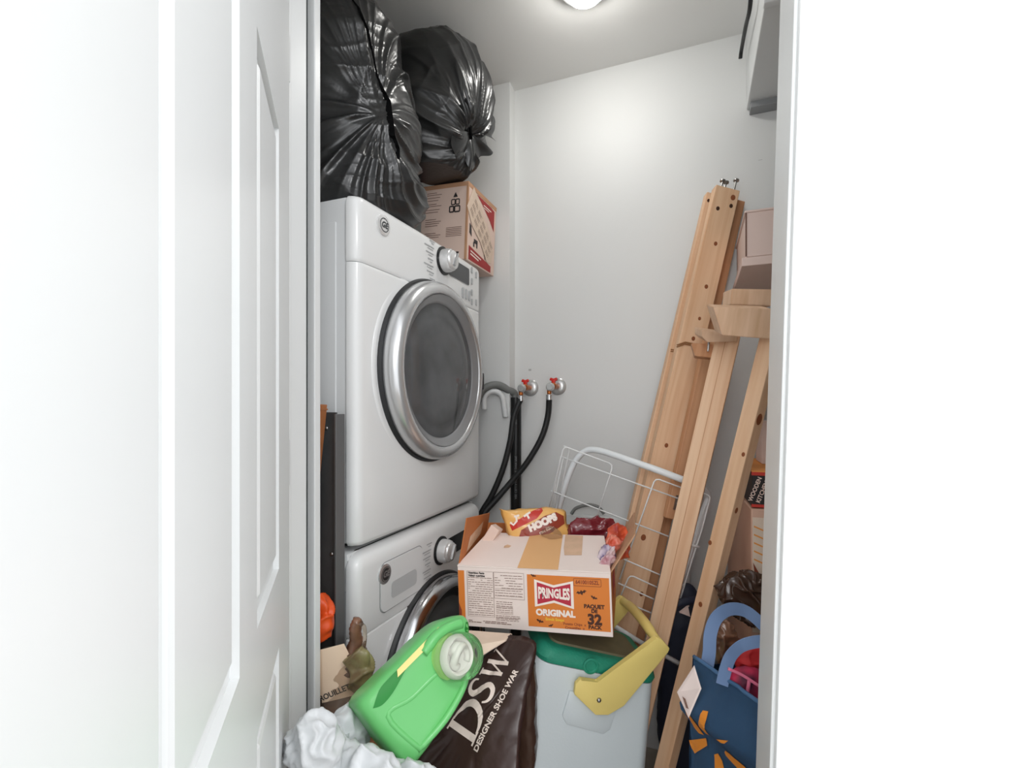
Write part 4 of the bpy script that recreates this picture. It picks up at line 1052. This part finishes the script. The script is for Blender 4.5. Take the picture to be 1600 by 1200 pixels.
# ------------------------------------------------------------------ timber leaning in the right corner.  each piece: local z along its length
KN = []
def timber(name, lab, p_top, p_bot, wd, th, m='pine', face=None, group='leaning pine timber', cat='timber', knots=(), ends=True, bev=.002):
    """p_top, p_bot: middle of the front face at either end; face: direction the front face looks"""
    ax_ = (p_top-p_bot); ln = ax_.length; z = ax_.normalized()
    f = face if face is not None else -FWD
    yb = -(f-z*f.dot(z)).normalized(); xb = yb.cross(z)
    M = Matrix(((xb.x, yb.x, z.x, p_bot.x), (xb.y, yb.y, z.y, p_bot.y), (xb.z, yb.z, z.z, p_bot.z), (0, 0, 0, 1)))
    t = thing(name, lab, cat, M, group)
    obj('beam', B((-wd/2, wd/2, 0, th, 0, ln), bev=bev), m, t, False, False)
    for (u, v, r, mm) in knots:       # u across the face (-.5...5), v metres below the top
        obj('knot' if mm == 'knot' else 'bolt_hole', lathe([(0, .0006), (r*.6, .0006), (r, 0)], 14, Matrix.Translation((u*wd, -.0002, ln-v)) @ Matrix.Rotation(math.pi/2, 4, 'X') @ Matrix.Diagonal((1, 1.25, 1, 1))), mm, t, False, False)
    return t, M, ln
def floorpt(px, py, z0, px1, py1, z1):
    """extend the line through two pixel points at depths down to the floor"""
    a, b = at(px, py, z0), at(px1, py1, z1); s_ = (a.z-.001)/(a.z-b.z); return a, a+(b-a)*s_
FA = (-FWD*.97-RIGHT*.22)
top, bot = floorpt(1138, 293, 1.60, 1000, 880, 1.50)
tA, MA, LA = timber('timber_board', 'long pine board with bolts sticking out of its top end, tied with twine', top, bot, .082, .036, 'pine', -FWD, knots=[(.28, .03, .008, 'knot'), (.28, .06, .006, 'hole'), (-.22, .08, .006, 'hole'), (.02, .20, .006, 'knot'), (.05, .35, .006, 'knot'), (.08, .46, .005, 'knot'), (.02, .53, .006, 'knot'), (-.05, .89, .006, 'knot'), (-.1, 1.19, .008, 'knot'), (.32, 1.36, .006, 'knot'), (-.1, 1.42, .005, 'knot')])
for x, ln in ((-.018, .026), (-.006, .024), (.026, .04)):
    o_ = MA @ V((x, .016, LA)); zz = (MA.to_3x3() @ V((0, 0, 1)))
    obj('bolt', join(tube([o_-zz*.01, o_+zz*ln], .0034, 10), tube([o_+zz*ln, o_+zz*(ln+.004)], .0095, 12)), 'steel', tA, True)
d1, d2 = floorpt(1115, 302, 1.65, 978, 880, 1.55)
timber('timber_board', 'pine board half hidden behind the left edge of the bolted board', d1, d2, .045, .03, 'pine', -FWD, knots=[(-.25, .03, .005, 'hole')])
d1 = at(1154, 312, 1.645); d2 = at(1060, 720, 1.585); d3 = d1+(d2-d1)*((d1.z-.001)/(d1.z-d2.z))
timber('timber_board', 'darker pine board seen past the right edge of the bolted board', d1, d3, .048, .024, 'pine_dark', -FWD)
d1 = at(1117, 520, 1.50); d2 = at(1052, 812, 1.46)
sb, sm_, sl = timber('timber_batten', 'short narrow pine batten between the bolted board and the next post', d1, d2, .048, .028, 'pine_dark', -FWD)
br = obj('metal_bracket', join(B((-.008, .016, -.003, -.0005, .03, .075)), tube([V((.004, -.004, .05)), V((.004, -.012, .05))], .004, 8)), 'steel', sb, False, False)
# post B with its two end blocks
topB, botB = floorpt(1138, 522, 1.29, 1036, 960, 1.34)
tB, MBm, LB = timber('timber_post', 'square pine post under a small crosspiece, left of the nearest post', topB, botB, .060, .030, 'pine', -FWD*.9-RIGHT*.45)
obj('groove_line', B((-.004, -.002, -.0006, .001, 0, LB)), 'pine_dark', tB, False, False)
# its crosspiece
def block(par, name, q, z, depth, m='pine_pale', dirn=None, th=None):
    """bevelled block: front face drawn by pixel corners at depth z, going back by depth"""
    P = [at(px, py, z) for px, py in q]; dv = (dirn or FWD).normalized()*depth
    bm = bmesh.new(); a = [bm.verts.new(p) for p in P]; b = [bm.verts.new(p+dv) for p in P]; n = len(P)
    bm.faces.new(a); bm.faces.new(b[::-1])
    for k in range(n): bm.faces.new((a[k], a[(k+1) % n], b[(k+1) % n], b[k]))
    bmesh.ops.bevel(bm, geom=bm.edges[:], offset=.0015, segments=2, affect='EDGES')
    return obj(name, bm, m, par)
block(tB, 'crosspiece', [(1098, 516), (1152, 523), (1152, 534), (1106, 535), (1098, 527)], 1.275, .06, 'pine_pale', FWD*.8+UP*.25)
block(tB, 'end_block', [(1080, 536), (1114, 538), (1114, 559), (1086, 556)], 1.33, .05, 'pine_dark', FWD*.9-UP*.05+RIGHT*.3)
obj('bolt', tube([at(1108, 532, 1.30), at(1106, 549, 1.30)], .003, 10), 'steel', tB, True)
# post C, nearest, with its big crosspiece on top
topC, botC = floorpt(1196, 524, 1.14, 1082, 985, 1.235)
tC, MCm, LC = timber('timber_post', 'nearest square pine post, right of the cooler, under a wide crosspiece', topC-FWD*.012, botC-FWD*.012, .040, .036, 'pine', -FWD*.52-RIGHT*.85, knots=[(.3, .29, .0045, 'knot'), (-.42, .53, .005, 'knot'), (-.05, .69, .0055, 'knot')])
sideM = MCm
for v_, r in ((.20, .011), (.43, .006)):
    obj('knot', lathe([(0, .0006), (r*.7, .0006), (r, 0)], 16, MCm @ Matrix.Translation((.0202, .016, LC-v_)) @ Matrix.Rotation(math.pi/2, 4, 'Y') @ Matrix.Diagonal((1.3, 1, 1, 1))), 'knot', tC)
block(tC, 'crosspiece', [(1115, 480), (1206, 483), (1206, 530), (1129, 524)], 1.10, .045, 'pine_pale', FWD*.9+UP*.34)
block(tC, 'upper_crosspiece', [(1144, 451), (1206, 452), (1206, 478), (1142, 476)], 1.16, .05, 'pine_pale', FWD*.9+UP*.05)
# twine round the bolted board
ca = MA @ V((0, 0, LA-.56))
xa, ya, za = [MA.to_3x3() @ V(q) for q in ((1, 0, 0), (0, 1, 0), (0, 0, 1))]
def lp_(dz, k): return [ca+xa*sx_*(.046+k)+ya*y+za*(dz+sl_) for sx_, y, sl_ in ((-1, -.004, -.012), (-.5, -.006, .004), (.4, -.006, .006), (1, -.003, -.004), (1.02, .05, -.006), (-1.0, .05, -.016))]
single('twine', join(tube(lp_(0, 0), .0022, 6), tube(lp_(.006, .0008), .0022, 6), tube([ca+xa*.044+za*-.004, ca+xa*.060-ya*.004+za*-.026, ca+xa*.052-ya*.006+za*-.03], .002, 6, 4)), 'twine', 'brown twine tied round the leaning pine boards', 'twine', smooth='all')

# ------------------------------------------------------------------ right side: wall shelves and boxes
t = thing('wall_shelf', 'pale wooden wall shelf carrying the pink carton', 'shelf', (.4, 1.66, 1.64))
obj('shelf_board', B((.118, XR-.001, 1.47, YB-.001, 1.634, 1.658), bev=.002), 'carton_pink', t)
obj('shelf_bracket', B((.30, .315, 1.60, YB-.001, 1.50, 1.634)), 'steel', t)
pk = Matrix.Translation((.125, 1.47, 1.659))
t = thing('pink_carton', 'pinkish cardboard carton on the wall shelf behind the timber', 'box', pk)
obj('carton_body', B((.004, .38, .002, .33, 0, .128), bev=.002), 'carton_pink', t, False, False)
obj('lid_flap', B((0, .383, -.002, .333, .122, .128), bev=.0015), 'carton_pink', t, False, False)
obj('edge_tape', B((.002, .006, 0, .003, .002, .122)), 'ink_brown', t, False, False)
t = thing('wall_shelf', 'cream wall shelf edge at eye level by the right doorpost', 'shelf', (.4, 1.6, 1.26))
obj('shelf_board', B((.172, XR-.001, 1.36, YB-.001, 1.262, 1.29), bev=.002), 'label_cream', t)
obj('shelf_bracket', B((.35, .365, 1.5, YB-.001, 1.14, 1.262)), 'steel', t)
# tall plain carton with a printed front
q0 = at(1173, 795, 1.20)
CBM = Matrix.Translation((.125, 1.30, 0)) @ Matrix.Rotation(math.radians(4), 4, 'Z')
t = thing('tall_carton', 'tall tan cardboard carton with orange printed front, standing behind the blue tote', 'box', CBM)
TZ = .995
obj('carton_body', B((0, .40, 0, .42, 0, TZ), bev=.003), 'carton_tan', t, False, False)
FC = frame((0, -.001, 0), (1, 0, 0), (0, 0, 1))
obj('front_print', rects([(.003, .12, TZ-.30, TZ-.02)], FC), 'label_cream', t, False, False)
obj('stripe_print', join(*[flat([(.006, TZ-.04-i*.02), (.035, TZ-.052-i*.02), (.035, TZ-.056-i*.02), (.006, TZ-.044-i*.02)], FC, .0005) for i in range(5)]), 'print_orange', t, False, False)
obj('orange_print', join(flat([(.04, TZ-.13), (.052, TZ-.12), (.06, TZ-.14), (.06, TZ-.30), (.036, TZ-.22)], FC, .0006)), 'box_orange', t, False, False)
obj('brown_print', join(flat([(.004, TZ-.13), (.02, TZ-.16), (.03, TZ-.22), (.012, TZ-.19)], FC, .0006), flat([(.036, TZ-.12), (.042, TZ-.12), (.05, TZ-.135), (.036, TZ-.14)], FC, .0009)), 'pr_maroon', t, False, False)
obj('carton_flap', prism([(.0, .0), (.14, -.02), (.14, .06), (.0, .09)], .003, Matrix.Translation((.002, -.004, TZ-.36)) @ Matrix.Rotation(math.radians(-60), 4, 'X')), 'carton_pale', t, False, False)
BX = Matrix.Translation((.118, 1.225, TZ+.002)) @ Matrix.Rotation(math.radians(-8), 4, 'Z')
BX = Matrix.Translation(V((.128, 1.31, TZ+.003))) @ Matrix.Rotation(math.radians(3), 4, 'Z')
t = thing('black_box', 'black printed box with red edges lying on the tall carton', 'box', BX)
obj('box_body', B((0, .26, 0, .30, 0, .088), bev=.002), 'box_black', t, False, False)
obj('box_top', B((-.001, .261, -.001, .301, .086, .09), bev=.001), 'print_orange', t, False, False)
obj('red_edge', join(B((-.0015, .2615, -.0015, .001, .078, .0862)), B((-.0015, .2615, -.0015, .001, 0, .007))), 'box_trim_red', t, False, False)
TXM = frame((.018, -.0022, .040), (.35, 0, .94), (-1, 0, .35))
obj('box_lettering', join(*[text(s_, .0135, TXM @ Matrix.Translation((0, .012-.017*i, 0)), .0003) for i, s_ in enumerate(('WOODEN', 'KITCHEN', 'SERIES'))]), 'carton_pale', t, False, False)
WX = Matrix.Translation((.165, 1.45, TZ+.094)) @ Matrix.Rotation(math.radians(2), 4, 'Z')
t = thing('white_carton', 'small cream carton standing on the black printed box', 'box', WX)
obj('carton_body', B((0, .03, 0, .10, 0, .115), bev=.002), 'carton_pink', t, False, False)
obj('carton_print', rects([(.012, .016, .03, .08)], frame((0, -.0008, 0), (1, 0, 0), (0, 0, 1))), 'pr_maroon', t, False, False)
dk = V((.252, 1.50, TZ+.15))
single('dark_package', blob(dk, (.045, .05, .054), 5, lambda d, p: .008*sharp(p*18)+.006*noise.noise(p*20), .7), 'dark_pack', 'dark brown glossy food package beside the small cream carton', 'packet', smooth='all')
# ------------------------------------------------------------------ brown plastic bag, navy bag, blue tote
single('brown_plastic_bag', crumple(1170, 932, 1.14, (.066, .055, .06), 13, .016, 6), 'brown_gloss', 'glossy dark brown plastic bag heaped behind the blue tote', 'bag', smooth='all')
nv = at(1066, 1050, 1.54)
nb = blob((nv.x, nv.y, .335), (.075, .045, .335), 5, lambda d, p: .01*noise.noise(p*10)+.006*sharp(p*12), .7)
t = thing('navy_bag', 'dark navy fabric bag behind the nearest timber post', 'bag', (nv.x, nv.y, 0))
obj('bag_body', nb, 'navy', t, 'all')
P = [at(1062, 957, 1.39), at(1076, 946, 1.40), at(1080, 965, 1.40)]
obj('pink_patch', join(tube([P[0], P[1]], .003, 6), prism([(0, 0), (.024, .018), (.03, -.012)], .002, frame(P[0], RIGHT, UP))), 'carton_pink', t)
obj('bag_rim', tube([at(1040, 990, 1.41), at(1043, 962, 1.40), at(1054, 947, 1.40), at(1070, 940, 1.40), at(1085, 938, 1.41)], .012, 10, 5), 'navy', t, 'all')
# blue tote
ta, tb = at(1083, 1020, 1.04), at(1187, 1107, .875)
tz = (ta.z+tb.z)/2; ta.z = tb.z = tz
xd = (tb-ta); TWd = .34
xdn = xd.normalized(); back = V((-xdn.y, xdn.x, 0)) 
if back.dot(FWD) < 0: back = -back
TM = Matrix(((xdn.x, back.x, 0, ta.x), (xdn.y, back.y, 0, ta.y), (0, 0, 1, 0), (0, 0, 0, 1)))
TWd = min(TWd, (ta.y-.815)/max(1e-6, -xdn.y)) if xdn.y < 0 else TWd
TH_, TD = tz, .15
t = thing('tote_bag', 'blue shopping tote with orange print and pale blue straps at the right doorpost', 'bag', TM)
def sheet(nu, nv_, fn):
    bm = bmesh.new(); G = [[bm.verts.new(fn(i/nu, j/nv_)) for i in range(nu+1)] for j in range(nv_+1)]
    for j in range(nv_):
        for i in range(nu): bm.faces.new((G[j][i], G[j][i+1], G[j+1][i+1], G[j+1][i]))
    return bm
def tote_front(u, v):
    # v: 0 floor .. 1 rim ; sag folds towards us below the rim band
    x = u*TWd; z = TH_*v
    y = -.012*math.sin(math.pi*u)*math.sin(math.pi*v) + .009*noise.noise(V((x*9, z*9, 3))) + .005*sharp(V((x*6+z*5, z*16-x*10, 2)))
    y -= .034*math.exp(-((v-.86-.05*u)/.05)**2)
    x -= .03*(1-v)*(1-u)
    return V((x, y, z))
def ssolid(bm, th):
    r = bmesh.ops.solidify(bm, geom=bm.faces[:], thickness=th); return bm
fbm = sheet(30, 44, tote_front); tree_t = bvh(fbm)
obj('tote_front', ssolid(fbm, .0025), 'tote_blue', t, 'all', False)
obj('tote_side', ssolid(sheet(12, 30, lambda u, v: V((.004*math.sin(6*v)-.03*(1-v), u*TD, TH_*v-.03*math.sin(math.pi*u)*v))), .0025), 'tote_blue', t, 'all', False)
obj('tote_back', ssolid(sheet(16, 24, lambda u, v: V((u*TWd, TD+.008*noise.noise(V((u*4, v*5, 8))), (TH_+.0)*v))), .0025), 'tote_blue', t, 'all', False)
obj('rim_band', tube([tote_front(i/20, 1.0)+V((0, -.0008, 0)) for i in range(21)], .004, 8), 'tote_blue', t, 'all', False)
TMi = TM.inverted(); npl = TM.to_3x3() @ V((0, -1, 0)); opl = TM @ V((0, -.02, 0))
def tote_print(pix, m='tote_orange'):
    P2 = [TMi @ onplane(px, py, opl, npl) for px, py in pix]
    bm = bmesh.new(); bm.faces.new([bm.verts.new((p.x, 0, p.z)) for p in P2]); bmesh.ops.triangulate(bm, faces=bm.faces[:]); subdiv_long(bm, .01)
    drape(bm, tree_t, V((0, 1, 0)), .0022, .2)
    obj('orange_print', bm, m, t, False, False)
for pix in ([(1081, 1108), (1086, 1112), (1085, 1128), (1089, 1142), (1092, 1151), (1084, 1148), (1077, 1138), (1075, 1128)],
            [(1105, 1108), (1112, 1110), (1114, 1122), (1109, 1138), (1111, 1149), (1100, 1148), (1097, 1134), (1103, 1122)],
            [(1065, 1160), (1094, 1156), (1095, 1168), (1074, 1181), (1068, 1172)], [(1106, 1182), (1113, 1180), (1118, 1192), (1120, 1206), (1107, 1206)],
            [(1130, 1176), (1136, 1172), (1143, 1176), (1166, 1206), (1148, 1206), (1130, 1182)], [(1130, 1151), (1152, 1153), (1145, 1158), (1137, 1157)]):
    tote_print(pix)
def strap(pix, zz, wd, lab):
    P_ = catmull([at(px, py, z) for (px, py), z in zip(pix, zz)], 6); n = len(P_); bm = bmesh.new(); pr = None
    for i, p in enumerate(P_):
        d = (P_[min(i+1, n-1)]-P_[max(i-1, 0)]).normalized(); s_ = d.cross(FWD).normalized()*wd/2
        # a strap has its width partly across the view, partly along it
        s_ = (s_*.95+FWD*wd*.15)
        q = [bm.verts.new(p+s_-FWD*.001), bm.verts.new(p-s_-FWD*.001), bm.verts.new(p-s_+FWD*.001), bm.verts.new(p+s_+FWD*.001)]
        if pr:
            for k in range(4): bm.faces.new((pr[k], pr[(k+1) % 4], q[(k+1) % 4], q[k]))
        else: bm.faces.new(q)
        pr = q
    bm.faces.new(pr[::-1])
    obj('strap', bm, 'strap_blue', t, True)
strap([(1103, 1050), (1108, 1020), (1110, 990), (1120, 965), (1140, 952), (1165, 955), (1190, 975), (1210, 1000)], [1.02, 1.03, 1.04, 1.05, 1.06, 1.06, 1.04, 1.02], .026, '')
strap([(1128, 1070), (1134, 1045), (1142, 1025), (1158, 1010), (1180, 1003), (1205, 1002)], [.95, .95, .945, .93, .92, .91], .022, '')
# things in the tote, tag on its corner
hgt = [at(px, py, z) for px, py, z in ((1085, 1040, 1.015), (1096, 1076, .995), (1076, 1122, .985), (1058, 1082, .995))]
bm = bmesh.new(); a_ = [bm.verts.new(p) for p in hgt]; b_2 = [bm.verts.new(p+FWD*.0015) for p in hgt]
bm.faces.new(a_); bm.faces.new(b_2[::-1])
for i in range(4): bm.faces.new((a_[i], a_[(i+1) % 4], b_2[(i+1) % 4], b_2[i]))
tg = thing('hang_tag', 'pale paper hang tag at the corner of the blue tote', 'tag', hgt[2])
obj('tag_card', bm, 'tag_white', tg)
tn = (hgt[1]-hgt[0]).cross(hgt[3]-hgt[0]).normalized()
if tn.dot(FWD) > 0: tn = -tn
q = [onplane(px, py, hgt[0]+tn*.0012, tn) for px, py in ((1066, 1088), (1071, 1092), (1076, 1108), (1072, 1106))]
bm = bmesh.new(); bm.faces.new([bm.verts.new(p) for p in q]); obj('tag_print', bm, 'ink_brown', tg)
single('patterned_pouch', crumple(1168, 1085, .955, (.045, .025, .055), 10, .005, 5, .8), 'pouch', 'pink and navy patterned pouch inside the blue tote', 'pouch', smooth='all')
b0 = bpy.data.objects['patterned_pouch']
obj('pouch_piping', tube([at(1138, 1045, .925), at(1160, 1055, .922), at(1186, 1072, .915)], .003, 8, 4), 'pouch_trim', b0, 'all')
obj('pouch_piping', tube([at(1171, 1062, .922), at(1168, 1080, .925), at(1164, 1092, .93)], .0035, 8, 4), 'pouch_trim', b0, 'all')
single('red_cloth', crumple(1172, 1030, 1.0, (.035, .025, .03), 16, .008), 'red_cloth', 'red fabric scrap between the straps in the blue tote', 'cloth', smooth='all')
single('clear_packet', crumple(1133, 1003, 1.06, (.03, .02, .045), 20, .008), 'onion', 'brownish clear-wrapped packet behind the strap of the blue tote', 'packet', smooth='all')
tb_ = bpy.data.objects['tote_bag']; obj('liner', B((.01, TWd-.02, .03, TD-.02, .002, TH_-.13), bev=.01), 'navy', tb_, True, False)
